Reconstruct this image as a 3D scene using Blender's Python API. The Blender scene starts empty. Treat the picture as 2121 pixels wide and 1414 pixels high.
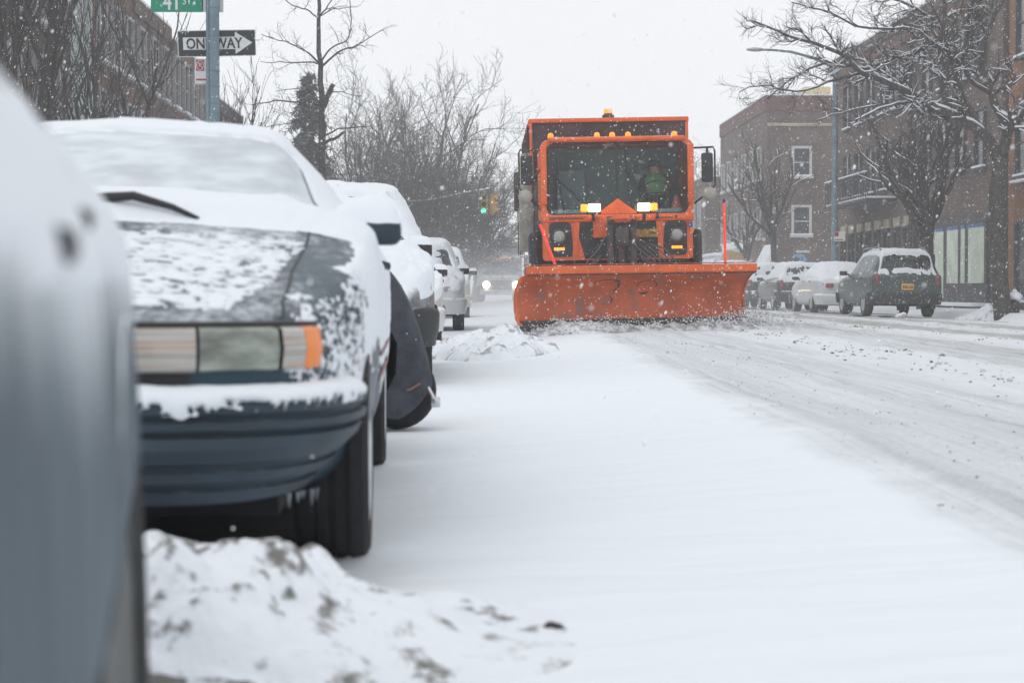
import bpy, bmesh, math, random
import numpy as np
from mathutils import Vector, Matrix, noise as mnoise

C = bpy.context.scene
COL = C.collection
R = math.radians
RNG = random.Random(7)

# ------------------------------------------------------------------ camera
CAMZ = 0.75
FPX = 3850.0
YAW, PITCH = math.atan(100.5 / FPX), math.atan(107.0 / FPX)
cam_data = bpy.data.cameras.new('camera')
cam = bpy.data.objects.new('camera', cam_data)
COL.objects.link(cam)
cam.location = (0, 0, CAMZ)
cam.rotation_euler = (R(90) - PITCH, 0, -YAW)
cam_data.sensor_width = 36.0
cam_data.lens = 36.0 * FPX / 2121.0
cam_data.clip_start = 0.05
cam_data.clip_end = 900
cam_data.dof.use_dof = True
cam_data.dof.focus_distance = 28.5
cam_data.dof.aperture_fstop = 4.8
C.camera = cam
CROT = cam.rotation_euler.to_matrix()

# ------------------------------------------------------------------ sky, light, exposure
SUN_EL, SUN_AZ = R(52), R(215)
world = bpy.data.worlds.new('World')
C.world = world
world.use_nodes = True
nt = world.node_tree
bg = nt.nodes['Background']
sky = nt.nodes.new('ShaderNodeTexSky')
sky.sky_type = 'NISHITA'
sky.sun_disc = False
sky.sun_elevation = SUN_EL
sky.sun_rotation = SUN_AZ
hs = nt.nodes.new('ShaderNodeHueSaturation')
hs.inputs['Saturation'].default_value = 0.25
mx = nt.nodes.new('ShaderNodeMix')
mx.data_type = 'RGBA'
mx.inputs[0].default_value = 0.85            # an even overcast veil over the sky
mx.inputs[7].default_value = (8.95, 9.05, 9.22, 1)
nt.links.new(sky.outputs[0], hs.inputs['Color'])
nt.links.new(hs.outputs[0], mx.inputs[6])
nt.links.new(mx.outputs[2], bg.inputs['Color'])
bg.inputs['Strength'].default_value = 0.1
sun_d = bpy.data.lights.new('sun', 'SUN')
sun_d.energy = 0.5
sun_d.angle = R(40)
sun_d.color = (1, 0.97, 0.93)
sun = bpy.data.objects.new('sun', sun_d)
COL.objects.link(sun)
sun.rotation_euler = (R(90) - SUN_EL, 0, R(180) - SUN_AZ)
C.view_settings.view_transform = 'Standard'
C.view_settings.look = 'None'
C.view_settings.gamma = 1.0
C.view_settings.exposure = 0.21
C.render.engine = 'CYCLES'
C.cycles.use_denoising = True
C.cycles.max_bounces = 8
C.cycles.diffuse_bounces = 3
C.cycles.transparent_max_bounces = 12
C.cycles.volume_bounces = 2

# ------------------------------------------------------------------ helpers
def W(x, y, d):
    """point seen at pixel x, y of the photograph, d metres down the street"""
    v = CROT @ Vector(((x - 1060.5) / FPX, (707.0 - y) / FPX, -1.0))
    v *= d / v.y
    return Vector((v.x, v.y, v.z + CAMZ))

def smooth(a, b, x):
    t = np.clip((np.asarray(x, float) - a) / (b - a), 0, 1)
    return t * t * (3 - 2 * t)

CURB_L, CURB_R = -2.45, 12.35
def G(x, y=0):
    """height of the snowy ground"""
    if x < CURB_L:
        t = float(smooth(0, 0.25, CURB_L - x)); return 0.0 + 0.14 * t
    if x > CURB_R:
        t = float(smooth(0, 0.3, x - CURB_R)); return 0.03 + 0.2 * t
    if x < 5:
        return 0.19 * float(smooth(-0.6, 3.3, x))
    return 0.03 + 0.16 * (1 - ((x - 5) / 7.35) ** 2)

def tag(o, label=None, cat=None, group=None, kind=None):
    if label: o['label'] = label
    if cat: o['category'] = cat
    if group: o['group'] = group
    if kind: o['kind'] = kind
    return o

def thing(name, label, cat, loc=(0, 0, 0), rz=0, group=None):
    o = bpy.data.objects.new(name, None)
    COL.objects.link(o)
    o.location = loc
    o.rotation_euler = (0, 0, rz)
    o.empty_display_size = 0.2
    return tag(o, label, cat, group)

def kids(o):
    return [c for c in COL.objects if c.parent == o]

def copy_tree(o, parent=None):
    c = o.copy()
    COL.objects.link(c)
    if parent: c.parent = parent
    for ch in list(o.children):
        copy_tree(ch, c)
    return c

class MB:
    """collects shapes and links them as one mesh object"""
    def __init__(s):
        s.v = []; s.f = []; s.m = []
    def add(s, vs, fs, mi=0):
        b = len(s.v)
        s.v.extend([tuple(p) for p in vs])
        s.f.extend([tuple(i + b for i in f) for f in fs])
        s.m.extend([mi] * len(fs))
        return s
    def box(s, x0, x1, y0, y1, z0, z1, mi=0, M=None, taper=0.0):
        vs = [(x0, y0, z0), (x1, y0, z0), (x1, y1, z0), (x0, y1, z0)]
        cx, cy = (x0 + x1) / 2, (y0 + y1) / 2
        k = 1 - taper
        vs += [(cx + (x - cx) * k, cy + (y - cy) * k, z1) for x, y, _ in vs]
        if M: vs = [M @ Vector(p) for p in vs]
        return s.add(vs, [(0, 3, 2, 1), (4, 5, 6, 7), (0, 1, 5, 4), (1, 2, 6, 5), (2, 3, 7, 6), (3, 0, 4, 7)], mi)
    def rbox(s, x0, x1, y0, y1, z0, z1, b=0.02, mi=0, M=None, seg=2):
        bm = bmesh.new()
        bmesh.ops.create_cube(bm, size=1)
        for v in bm.verts:
            v.co = Vector((x0 + (v.co.x + .5) * (x1 - x0), y0 + (v.co.y + .5) * (y1 - y0), z0 + (v.co.z + .5) * (z1 - z0)))
        b = min(b, abs(x1 - x0) * .49, abs(y1 - y0) * .49, abs(z1 - z0) * .49)
        bmesh.ops.bevel(bm, geom=bm.edges[:], offset=b, segments=seg, affect='EDGES', profile=.5)
        return s.bm(bm, mi, M)
    def bm(s, bm, mi=0, M=None):
        bm.verts.index_update()
        vs = [(M @ v.co if M else v.co.copy()) for v in bm.verts]
        s.add(vs, [[v.index for v in f.verts] for f in bm.faces], mi)
        bm.free()
        return s
    def tube(s, pts, rad, n=8, mi=0, cap=True):
        pts = [Vector(p) for p in pts]
        if not hasattr(rad, '__len__'): rad = [rad] * len(pts)
        b = len(s.v)
        t0 = (pts[1] - pts[0]).normalized()
        a = t0.orthogonal().normalized()
        for i, p in enumerate(pts):
            t = (pts[min(i + 1, len(pts) - 1)] - pts[max(i - 1, 0)])
            if t.length < 1e-9: t = t0
            t.normalize()
            a = a - t * a.dot(t)
            if a.length < 1e-6: a = t.orthogonal()
            a.normalize()
            c = t.cross(a)
            r = rad[i]
            for k in range(n):
                th = 2 * math.pi * k / n
                q = p + a * (r * math.cos(th)) + c * (r * math.sin(th))
                s.v.append((q.x, q.y, q.z))
        for i in range(len(pts) - 1):
            for k in range(n):
                k2 = (k + 1) % n
                s.f.append((b + i * n + k, b + i * n + k2, b + (i + 1) * n + k2, b + (i + 1) * n + k)); s.m.append(mi)
        if cap:
            s.f.append(tuple(b + k for k in reversed(range(n)))); s.m.append(mi)
            e = b + (len(pts) - 1) * n
            s.f.append(tuple(e + k for k in range(n))); s.m.append(mi)
        return s
    def lathe(s, prof, n=24, M=None, mi=0, close=False):
        """prof: (r, h) pairs turned about z"""
        b = len(s.v)
        for r, h in prof:
            for k in range(n):
                th = 2 * math.pi * k / n
                p = Vector((r * math.cos(th), r * math.sin(th), h))
                if M: p = M @ p
                s.v.append((p.x, p.y, p.z))
        m = len(prof)
        for i in range(m if close else m - 1):
            i2 = (i + 1) % m
            for k in range(n):
                k2 = (k + 1) % n
                s.f.append((b + i * n + k, b + i * n + k2, b + i2 * n + k2, b + i2 * n + k)); s.m.append(mi)
        if not close:
            if prof[0][0] > 1e-5: s.f.append(tuple(b + k for k in reversed(range(n)))); s.m.append(mi)
            if prof[-1][0] > 1e-5: s.f.append(tuple(b + (m - 1) * n + k for k in range(n))); s.m.append(mi)
        return s
    def prism(s, poly, h0, h1, M=None, mi=0):
        """poly in x, z extruded along y from h0 to h1"""
        n = len(poly)
        vs = [(x, h0, z) for x, z in poly] + [(x, h1, z) for x, z in poly]
        if M: vs = [M @ Vector(p) for p in vs]
        fs = [tuple(range(n)), tuple(reversed(range(n, 2 * n)))]
        fs += [((i + 1) % n, i, n + i, n + (i + 1) % n) for i in range(n)]
        return s.add(vs, fs, mi)
    def grid(s, P, mi=0, flip=False, closed=False):
        """P[i][j] points"""
        P = np.asarray(P, float)
        ni, nj = P.shape[:2]
        b = len(s.v)
        s.v.extend(map(tuple, P.reshape(-1, 3)))
        for i in range(ni - 1):
            for j in range(nj if closed else nj - 1):
                j2 = (j + 1) % nj
                f = (b + i * nj + j, b + i * nj + j2, b + (i + 1) * nj + j2, b + (i + 1) * nj + j)
                s.f.append(f[::-1] if flip else f); s.m.append(mi)
        return s
    def ball(s, c, r, n=2, mi=0, sc=(1, 1, 1), jit=0, seed=0):
        bm = bmesh.new()
        bmesh.ops.create_icosphere(bm, subdivisions=n, radius=1)
        for v in bm.verts:
            k = 1 + (jit * mnoise.noise(v.co * 1.7 + Vector((seed * 3.1, seed, 0))) if jit else 0)
            v.co = Vector((c[0] + v.co.x * r * sc[0] * k, c[1] + v.co.y * r * sc[1] * k, c[2] + v.co.z * r * sc[2] * k))
        return s.bm(bm, mi)
    def build(s, name, mats, parent=None, sm=35, fix=True):
        me = bpy.data.meshes.new(name)
        me.from_pydata(s.v, [], s.f)
        if not isinstance(mats, (list, tuple)): mats = [mats]
        for m in mats: me.materials.append(m)
        if len(mats) > 1: me.polygons.foreach_set('material_index', s.m)
        if fix and len(s.f) < 60000:
            bm = bmesh.new(); bm.from_mesh(me)
            bmesh.ops.recalc_face_normals(bm, faces=bm.faces[:])
            bm.to_mesh(me); bm.free()
        if sm:
            me.polygons.foreach_set('use_smooth', [True] * len(me.polygons))
            if sm < 180: me.set_sharp_from_angle(angle=R(sm))
        me.update()
        o = bpy.data.objects.new(name, me)
        COL.objects.link(o)
        if parent: o.parent = parent
        return o

def text_mesh(s, size, M, ext=0.002, align='CENTER', sx=1.0, bold=0.0):
    """list of verts, faces of a word, flat in x, z and facing -y"""
    cu = bpy.data.curves.new('t', 'FONT')
    cu.body = s; cu.size = size; cu.extrude = ext; cu.align_x = align; cu.align_y = 'CENTER'
    cu.resolution_u = 3; cu.offset = bold
    o = bpy.data.objects.new('t', cu)
    COL.objects.link(o)
    dg = bpy.context.evaluated_depsgraph_get()
    me = o.evaluated_get(dg).to_mesh()
    vs = [M @ Vector((v.co.x * sx, -v.co.z, v.co.y)) for v in me.vertices]
    fs = [tuple(p.vertices) for p in me.polygons]
    bpy.data.objects.remove(o)
    bpy.data.curves.remove(cu)
    return vs, fs

def T(x, y, z): return Matrix.Translation((x, y, z))
def RX(a): return Matrix.Rotation(R(a), 4, 'X')
def RY(a): return Matrix.Rotation(R(a), 4, 'Y')
def RZ(a): return Matrix.Rotation(R(a), 4, 'Z')

# ------------------------------------------------------------------ materials
def N(nt, t, **k):
    n = nt.nodes.new(t)
    for a, b in k.items(): setattr(n, a, b)
    return n

def noise_node(nt, scale, detail=4, vec=None, rough=.55):
    n = N(nt, 'ShaderNodeTexNoise')
    n.inputs['Scale'].default_value = scale
    n.inputs['Detail'].default_value = detail
    n.inputs['Roughness'].default_value = rough
    if vec is not None: nt.links.new(vec, n.inputs['Vector'])
    return n

def mrange(nt, src, a, b, c=0, d=1):
    n = N(nt, 'ShaderNodeMapRange', interpolation_type='SMOOTHSTEP')
    for k, v in zip((1, 2, 3, 4), (a, b, c, d)): n.inputs[k].default_value = v
    nt.links.new(src, n.inputs[0])
    return n.outputs[0]

def math_node(nt, op, a, b):
    n = N(nt, 'ShaderNodeMath', operation=op)
    for i, q in enumerate((a, b)):
        if isinstance(q, (int, float)): n.inputs[i].default_value = q
        else: nt.links.new(q, n.inputs[i])
    return n.outputs[0]

def mixc(nt, fac, a, b):
    n = N(nt, 'ShaderNodeMix', data_type='RGBA')
    for i, q in ((0, fac), (6, a), (7, b)):
        if isinstance(q, (int, float)): n.inputs[i].default_value = q
        elif isinstance(q, tuple): n.inputs[i].default_value = (*q, 1)
        else: nt.links.new(q, n.inputs[i])
    return n.outputs[2]

SNOWC = (0.785, 0.825, 0.87)
def mat(name, col, rough=.6, metal=0, var=0, vscale=4, bump=0, bscale=60, snow=None, emit=0, ecol=None, coat=0,
        dirt=None, trans=0, spec=.5, scale=(1, 1, 1)):
    """dirt, or a glint painted in: (colour, lo, hi, scale); snow: (normal lo, hi, noise amount, noise scale, z lo, z hi)"""
    m = bpy.data.materials.new(name)
    m.use_nodes = True
    nt = m.node_tree
    b = nt.nodes['Principled BSDF']
    tc = N(nt, 'ShaderNodeTexCoord')
    mp = N(nt, 'ShaderNodeMapping')
    mp.inputs['Scale'].default_value = scale
    nt.links.new(tc.outputs['Object'], mp.inputs['Vector'])
    vec = mp.outputs['Vector']
    c = tuple(col)
    if var:
        n = noise_node(nt, vscale, 5, vec)
        f = mrange(nt, n.outputs[0], .3, .7)
        c = mixc(nt, f, tuple(x * (1 - var) for x in col), tuple(min(1, x * (1 + var)) for x in col))
    if dirt:
        n = noise_node(nt, dirt[3], 6, vec, .65)
        f = mrange(nt, n.outputs[0], dirt[1], dirt[2])
        c = mixc(nt, f, c, dirt[0])
    rr = rough
    if snow:
        lo, hi, na, ns = snow[:4]
        ge = N(nt, 'ShaderNodeNewGeometry')
        sp = N(nt, 'ShaderNodeSeparateXYZ')
        nt.links.new(ge.outputs['Normal'], sp.inputs[0])
        n1 = noise_node(nt, ns, 6, vec, .7)
        n2 = noise_node(nt, ns * .12, 3, vec, .5)
        s1 = math_node(nt, 'ADD', sp.outputs['Z'], math_node(nt, 'MULTIPLY', math_node(nt, 'SUBTRACT', n1.outputs[0], .5), na))
        s1 = math_node(nt, 'ADD', s1, math_node(nt, 'MULTIPLY', math_node(nt, 'SUBTRACT', n2.outputs[0], .5), na))
        if len(snow) > 4:
            sp2 = N(nt, 'ShaderNodeSeparateXYZ')
            nt.links.new(ge.outputs['Position'], sp2.inputs[0])
            s1 = math_node(nt, 'ADD', s1, mrange(nt, sp2.outputs['Z'], snow[4], snow[5], 0, snow[6]))
        f = mrange(nt, s1, lo, hi)
        c = mixc(nt, f, c, SNOWC)
        rr = math_node(nt, 'ADD', math_node(nt, 'MULTIPLY', f, .85 - rough), rough)
    if isinstance(c, tuple): b.inputs['Base Color'].default_value = (*c, 1)
    else: nt.links.new(c, b.inputs['Base Color'])
    if isinstance(rr, (int, float)): b.inputs['Roughness'].default_value = rr
    else: nt.links.new(rr, b.inputs['Roughness'])
    b.inputs['Metallic'].default_value = metal
    b.inputs['Specular IOR Level'].default_value = spec
    b.inputs['Coat Weight'].default_value = coat
    b.inputs['Coat Roughness'].default_value = .08
    b.inputs['Transmission Weight'].default_value = trans
    if emit:
        b.inputs['Emission Color'].default_value = (*(ecol or col), 1)
        b.inputs['Emission Strength'].default_value = emit
    if bump:
        n = noise_node(nt, bscale, 5, vec)
        bp = N(nt, 'ShaderNodeBump')
        bp.inputs['Strength'].default_value = bump
        bp.inputs['Distance'].default_value = .02
        nt.links.new(n.outputs[0], bp.inputs['Height'])
        nt.links.new(bp.outputs[0], b.inputs['Normal'])
    return m

def brick_mat(name, c1, c2, mortar, scale=1.0):
    m = bpy.data.materials.new(name)
    m.use_nodes = True
    nt = m.node_tree
    b = nt.nodes['Principled BSDF']
    ge = N(nt, 'ShaderNodeNewGeometry')
    sp = N(nt, 'ShaderNodeSeparateXYZ')
    nt.links.new(ge.outputs['Position'], sp.inputs[0])
    cb = N(nt, 'ShaderNodeCombineXYZ')
    nt.links.new(math_node(nt, 'ADD', sp.outputs[0], sp.outputs[1]), cb.inputs[0])
    nt.links.new(sp.outputs[2], cb.inputs[1])
    br = N(nt, 'ShaderNodeTexBrick')
    br.inputs['Scale'].default_value = 4.0 * scale
    br.inputs['Brick Width'].default_value = .9
    br.inputs['Row Height'].default_value = .3
    br.inputs['Mortar Size'].default_value = .02
    br.inputs['Color1'].default_value = (*c1, 1)
    br.inputs['Color2'].default_value = (*c2, 1)
    br.inputs['Mortar'].default_value = (*mortar, 1)
    nt.links.new(cb.outputs[0], br.inputs['Vector'])
    n = noise_node(nt, .6, 5, ge.outputs['Position'], .65)
    f = mrange(nt, n.outputs[0], .35, .7)
    mm = N(nt, 'ShaderNodeMix', data_type='RGBA', blend_type='MULTIPLY')
    mm.inputs[0].default_value = 1
    nt.links.new(br.outputs[0], mm.inputs[6])
    nt.links.new(mixc(nt, f, (.7, .7, .72), (1.1, 1.06, 1.0)), mm.inputs[7])
    nt.links.new(mm.outputs[2], b.inputs['Base Color'])
    b.inputs['Roughness'].default_value = .9
    return m

def snow_mat(name, dirt=0.0, bump=.25, bscale=30, dscale=6, dlo=.55, dhi=.68):
    m = bpy.data.materials.new(name)
    m.use_nodes = True
    nt = m.node_tree
    b = nt.nodes['Principled BSDF']
    ge = N(nt, 'ShaderNodeNewGeometry')
    n0 = noise_node(nt, 1.3, 4, ge.outputs['Position'])
    c = mixc(nt, mrange(nt, n0.outputs[0], .3, .7), (SNOWC[0] * .97, SNOWC[1] * .975, SNOWC[2] * .985), SNOWC)
    if dirt:
        n = noise_node(nt, dscale, 7, ge.outputs['Position'], .7)
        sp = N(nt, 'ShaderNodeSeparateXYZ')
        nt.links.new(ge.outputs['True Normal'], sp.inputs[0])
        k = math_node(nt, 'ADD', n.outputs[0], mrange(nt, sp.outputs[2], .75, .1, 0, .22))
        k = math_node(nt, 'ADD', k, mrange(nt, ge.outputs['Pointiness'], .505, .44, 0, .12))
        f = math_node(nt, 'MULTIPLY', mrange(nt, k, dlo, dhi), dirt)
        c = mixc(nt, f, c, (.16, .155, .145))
    nt.links.new(c, b.inputs['Base Color'])
    b.inputs['Roughness'].default_value = .75
    b.inputs['Specular IOR Level'].default_value = .25
    n1 = noise_node(nt, bscale, 6, ge.outputs['Position'], .6)
    bp = N(nt, 'ShaderNodeBump')
    bp.inputs['Strength'].default_value = bump
    bp.inputs['Distance'].default_value = .03
    nt.links.new(n1.outputs[0], bp.inputs['Height'])
    nt.links.new(bp.outputs[0], b.inputs['Normal'])
    return m

M_SNOW = snow_mat('snow')
M_SNOW_FINE = snow_mat('snow_fine', bump=.12, bscale=90)
M_SNOW_DIRT = snow_mat('snow_dirty', dirt=.95, bump=.4, bscale=25, dlo=.54, dhi=.64)
M_SNOW_DIRT2 = snow_mat('snow_dirty_far', dirt=.7, bump=.4, bscale=18, dscale=5, dlo=.56, dhi=.68)
M_CHURN = snow_mat('snow_churned', dirt=.75, bump=.7, bscale=14, dscale=5, dlo=.4, dhi=.62)
M_BLACK = mat('black_plastic', (.012, .014, .017), .55)
M_TYRE = mat('tyre_rubber', (.013, .014, .016), .9, var=.3, vscale=20, snow=(.55, 1.1, .9, 30))
M_RIM = mat('alloy_rim', (.42, .43, .45), .4, .7)
M_CHROME = mat('bright_metal', (.6, .61, .63), .25, .9)
M_GLASS_D = mat('dark_glass', (.016, .022, .026), .06, 0, spec=.6)
M_GLASS_F = mat('frosted_glass', (.18, .21, .23), .4, 0, var=.3, vscale=9)
M_GLASS_ICE = mat('iced_glass', (.60, .65, .69), .7, 0, var=.16, vscale=5, bump=.2, bscale=40, scale=(1, 1.2, 3.5))
M_RED_LENS = mat('red_lens', (.26, .02, .03), .2, coat=.5)
M_AMBER_LENS = mat('amber_lens', (.85, .22, .02), .2, coat=.4)
M_PLATE = mat('yellow_plate', (.72, .36, .02), .5)
M_DARKMARK = mat('dark_lettering', (.03, .03, .05), .6)
M_STEEL = mat('grey_steel', (.19, .22, .25), .5, .3, var=.2, vscale=3)
# ------------------------------------------------------------------ ground
def road_mat():
    m = bpy.data.materials.new('road_snow')
    m.use_nodes = True
    nt = m.node_tree
    b = nt.nodes['Principled BSDF']
    ge = N(nt, 'ShaderNodeNewGeometry')
    pos = ge.outputs['Position']
    sp = N(nt, 'ShaderNodeSeparateXYZ')
    nt.links.new(pos, sp.inputs[0])
    mp = N(nt, 'ShaderNodeMapping')
    mp.inputs['Scale'].default_value = (7, .12, 1)
    nt.links.new(pos, mp.inputs['Vector'])
    streak = noise_node(nt, 1.0, 6, mp.outputs[0], .62)
    edge = noise_node(nt, 1.6, 6, pos, .68)
    big = noise_node(nt, .35, 3, pos)
    # across the street, straightened along the drift of the wheel tracks
    x = math_node(nt, 'SUBTRACT', sp.outputs[0], math_node(nt, 'MULTIPLY', sp.outputs[1], .022))
    x = math_node(nt, 'ADD', x, math_node(nt, 'MULTIPLY', math_node(nt, 'SUBTRACT', edge.outputs[0], .5), .55))
    x = math_node(nt, 'ADD', x, math_node(nt, 'MULTIPLY', math_node(nt, 'SUBTRACT', big.outputs[0], .5), .5))
    u = math_node(nt, 'DIVIDE', x, 12.0)
    rp = N(nt, 'ShaderNodeValToRGB')
    nt.links.new(u, rp.inputs[0])
    stops = [(0, 0), (1.22, 0), (1.5, .5), (2.0, .42), (2.22, .55), (2.32, .75), (2.45, .46), (2.75, .5), (3.0, .16), (3.8, .16),
             (4.1, .72), (4.5, .6), (4.75, .85), (5.1, .7), (5.4, .16), (6.0, .14), (6.3, .95), (7.0, 1.0), (7.3, .2), (8.0, .16),
             (8.4, .95), (9.2, .85), (9.6, .15), (12, .12)]
    cr = rp.color_ramp
    while len(cr.elements) < len(stops): cr.elements.new(.5)
    for e, (p, v) in zip(cr.elements, stops):
        e.position = p / 12.0; e.color = (v, v, v, 1)
    f = rp.outputs[0]
    mp3 = N(nt, 'ShaderNodeMapping')
    mp3.inputs['Scale'].default_value = (26, .25, 1)
    nt.links.new(pos, mp3.inputs['Vector'])
    ruts = noise_node(nt, 1.0, 3, mp3.outputs[0], .5)
    st = math_node(nt, 'ADD', mrange(nt, streak.outputs[0], .3, .7, .35, 1.0), mrange(nt, ruts.outputs[0], .4, .66, -.05, .4))
    f = math_node(nt, 'MULTIPLY', f, st)
    c = mixc(nt, f, SNOWC, (.40, .42, .44))
    tan = mrange(nt, x, 3.8, 6.2)
    c = mixc(nt, math_node(nt, 'MULTIPLY', math_node(nt, 'MULTIPLY', tan, f), .55), c, (.33, .31, .27))
    # specks of grit in the driven part
    gr = noise_node(nt, 30, 5, pos, .75)
    gm = math_node(nt, 'MULTIPLY', mrange(nt, gr.outputs[0], .56, .70), mrange(nt, f, .03, .22))
    c = mixc(nt, math_node(nt, 'MULTIPLY', gm, .6), c, (.25, .24, .23))
    gw = math_node(nt, 'MULTIPLY', mrange(nt, gr.outputs[0], .46, .36), mrange(nt, f, .1, .3))
    c = mixc(nt, math_node(nt, 'MULTIPLY', gw, .6), c, SNOWC)
    nt.links.new(c, b.inputs['Base Color'])
    b.inputs['Roughness'].default_value = .8
    b.inputs['Specular IOR Level'].default_value = .2
    fine = noise_node(nt, 22, 6, pos, .65)
    mp2 = N(nt, 'ShaderNodeMapping')
    mp2.inputs['Scale'].default_value = (1.1, 5, 1)
    nt.links.new(pos, mp2.inputs['Vector'])
    rip = noise_node(nt, 1.0, 4, mp2.outputs[0], .5)
    hgt = math_node(nt, 'ADD', math_node(nt, 'MULTIPLY', fine.outputs[0], mrange(nt, x, 1.1, 1.7, .12, 1.5)), math_node(nt, 'MULTIPLY', rip.outputs[0], 2.2))
    hgt = math_node(nt, 'ADD', hgt, math_node(nt, 'MULTIPLY', streak.outputs[0], mrange(nt, x, 1.1, 1.7, 0, .7)))
    bp = N(nt, 'ShaderNodeBump')
    bp.inputs['Strength'].default_value = .55
    bp.inputs['Distance'].default_value = .03
    nt.links.new(hgt, bp.inputs['Height'])
    nt.links.new(bp.outputs[0], b.inputs['Normal'])
    return m

def drift(x, y):
    n = mnoise.fractal(Vector((x * .8, y * .35, 3.3)), .9, 2.1, 4) * .026
    n += .012 * mnoise.noise(Vector((x * .5, y * 2.2, 7.7)))
    xe = x - .022 * y + .25 * mnoise.noise(Vector((x, y * .7, 1.5)))
    lo = float(smooth(1.2, 1.6, xe))
    n -= .03 * lo
    if xe > 2.9:
        n += .03 * mnoise.noise(Vector((x * 5, y * 2.5, 9))) * float(smooth(2.9, 3.2, xe))
    return n

def strip(name, xs, ys, m):
    P = [[(x, y, G(x) + drift(x, y)) for x in xs] for y in ys]
    o = MB().grid(P, flip=False).build(name, m, sm=180)
    return tag(o, kind='structure')
ys = [-6 + .5 * i for i in range(12)]
y, st = 0.0, .07
while y < 256:
    ys.append(y); y += st; st = min(st * 1.018, 3.0)
ys.append(256)
xr = list(np.arange(CURB_L, -1.2, .25)) + list(np.arange(-1.2, 6.0, .09)) + list(np.linspace(6.0, CURB_R, 34))
strip('road', xr, ys, road_mat())
strip('sidewalk', [-58, -30, -16, -10, -7, -5, -4, -3.3, -2.9, -2.7, -2.6, -2.52, CURB_L], ys[::2] + [256] if ys[::2][-1] != 256 else ys[::2], M_SNOW)
strip('sidewalk', [CURB_R, 12.43, 12.52, 12.66, 13, 13.6, 14.5, 15.6, 18, 26, 45, 78], ys[::2] + [256] if ys[::2][-1] != 256 else ys[::2], M_SNOW)

# clods of grey snow thrown up along the wheel tracks
def clods():
    b = MB()
    r = random.Random(5)
    for band, cnt in (((2.75, 4.0), 620), ((5.2, 6.1), 300), ((7.2, 8.0), 180), ((1.25, 2.6), 520), ((9.7, 11.3), 120)):
        for i in range(cnt):
            y = 3.5 + 50 * r.random() ** 1.6
            x = r.triangular(band[0], band[1]) + .022 * y
            s = r.uniform(.005, .014) * (1.9 if r.random() < .10 else 1) * (.45 if band[0] < 2 else 1)
            if r.random() < .3:
                k = 3
            else: k = 1
            for q in range(k):
                xx, yy = x + r.uniform(-.06, .06) * (k > 1), y + r.uniform(-.06, .06) * (k > 1)
                bm = bmesh.new()
                bmesh.ops.create_icosphere(bm, subdivisions=1, radius=s * r.uniform(.6, 1.2))
                for v in bm.verts: v.co = Vector((v.co.x * r.uniform(.8, 1.3) + xx, v.co.y * r.uniform(.8, 1.3) + yy, v.co.z * r.uniform(.5, .9) + G(xx) + drift(xx, yy) + s * .2))
                b.bm(bm, 0 if r.random() < .72 else 1)
    o = b.build('snow_clods', [mat('clod_grey', (.2, .2, .195), .9, var=.4, vscale=9), mat('clod_pale', (.5, .52, .54), .9)], sm=0, fix=False)
    tag(o, 'loose grey clods of snow strewn along the wheel tracks', 'snow clods', kind='stuff')
clods()

# ------------------------------------------------------------------ snow piles
def snow_pile(name, label, cx, cy, rx, ry, h, seed, m, res=(110, 90), lump=.5, crest=None):
    P = []
    ni, nj = res
    for i in range(ni):
        row = []
        for j in range(nj):
            u, v = (i / (ni - 1)) * 2 - 1, (j / (nj - 1)) * 2 - 1
            x, y = cx + u * rx, cy + v * ry
            p = Vector((x * 2.2, y * 2.2, seed))
            e = u * u + v * v + .35 * mnoise.noise(Vector((u * 2, v * 2, seed)))
            k = max(0, 1 - e)
            hh = h if crest is None else float(pchip(crest[0], crest[1], np.array([x]))[0])
            z = hh * k ** .6
            n = mnoise.fractal(p, .8, 2.2, 5)
            c = mnoise.cell_vector(p) if False else None
            vo = mnoise.voronoi(Vector((x * 5.5, y * 5.5, seed)))[0]
            z += max(hh, .05) * lump * (n * .55 + (.32 - vo[0]) * .9) * min(1, k * 3)
            base = G(x) + drift(x, y)
            ed = min(1, max(0, (1.0 - max(abs(u), abs(v))) * 12))
            row.append((x + .05 * lump * n * k, y + .05 * lump * mnoise.noise(p * 2) * k, base + max(0, z) * ed - .02 + .02 * min(1, k * 8)))
        P.append(row)
    o = MB().grid(P).build(name, m, sm=180)
    return tag(o, label, 'snow pile')

# ------------------------------------------------------------------ cars
def pchip(xk, yk, x):
    xk = np.asarray(xk, float); yk = np.asarray(yk, float)
    h = np.diff(xk); d = np.diff(yk) / h
    m = np.zeros_like(yk)
    for i in range(1, len(xk) - 1):
        if d[i - 1] * d[i] > 0:
            w1, w2 = 2 * h[i] + h[i - 1], h[i] + 2 * h[i - 1]
            m[i] = (w1 + w2) / (w1 / d[i - 1] + w2 / d[i])
    m[0], m[-1] = d[0], d[-1]
    x = np.clip(x, xk[0], xk[-1])
    i = np.clip(np.searchsorted(xk, x, side='right') - 1, 0, len(h) - 1)
    t = (x - xk[i]) / h[i]
    return ((1 + 2 * t) * (1 - t) ** 2 * yk[i] + t * (1 - t) ** 2 * h[i] * m[i]
            + t * t * (3 - 2 * t) * yk[i + 1] + t * t * (t - 1) * h[i] * m[i + 1])

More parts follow.
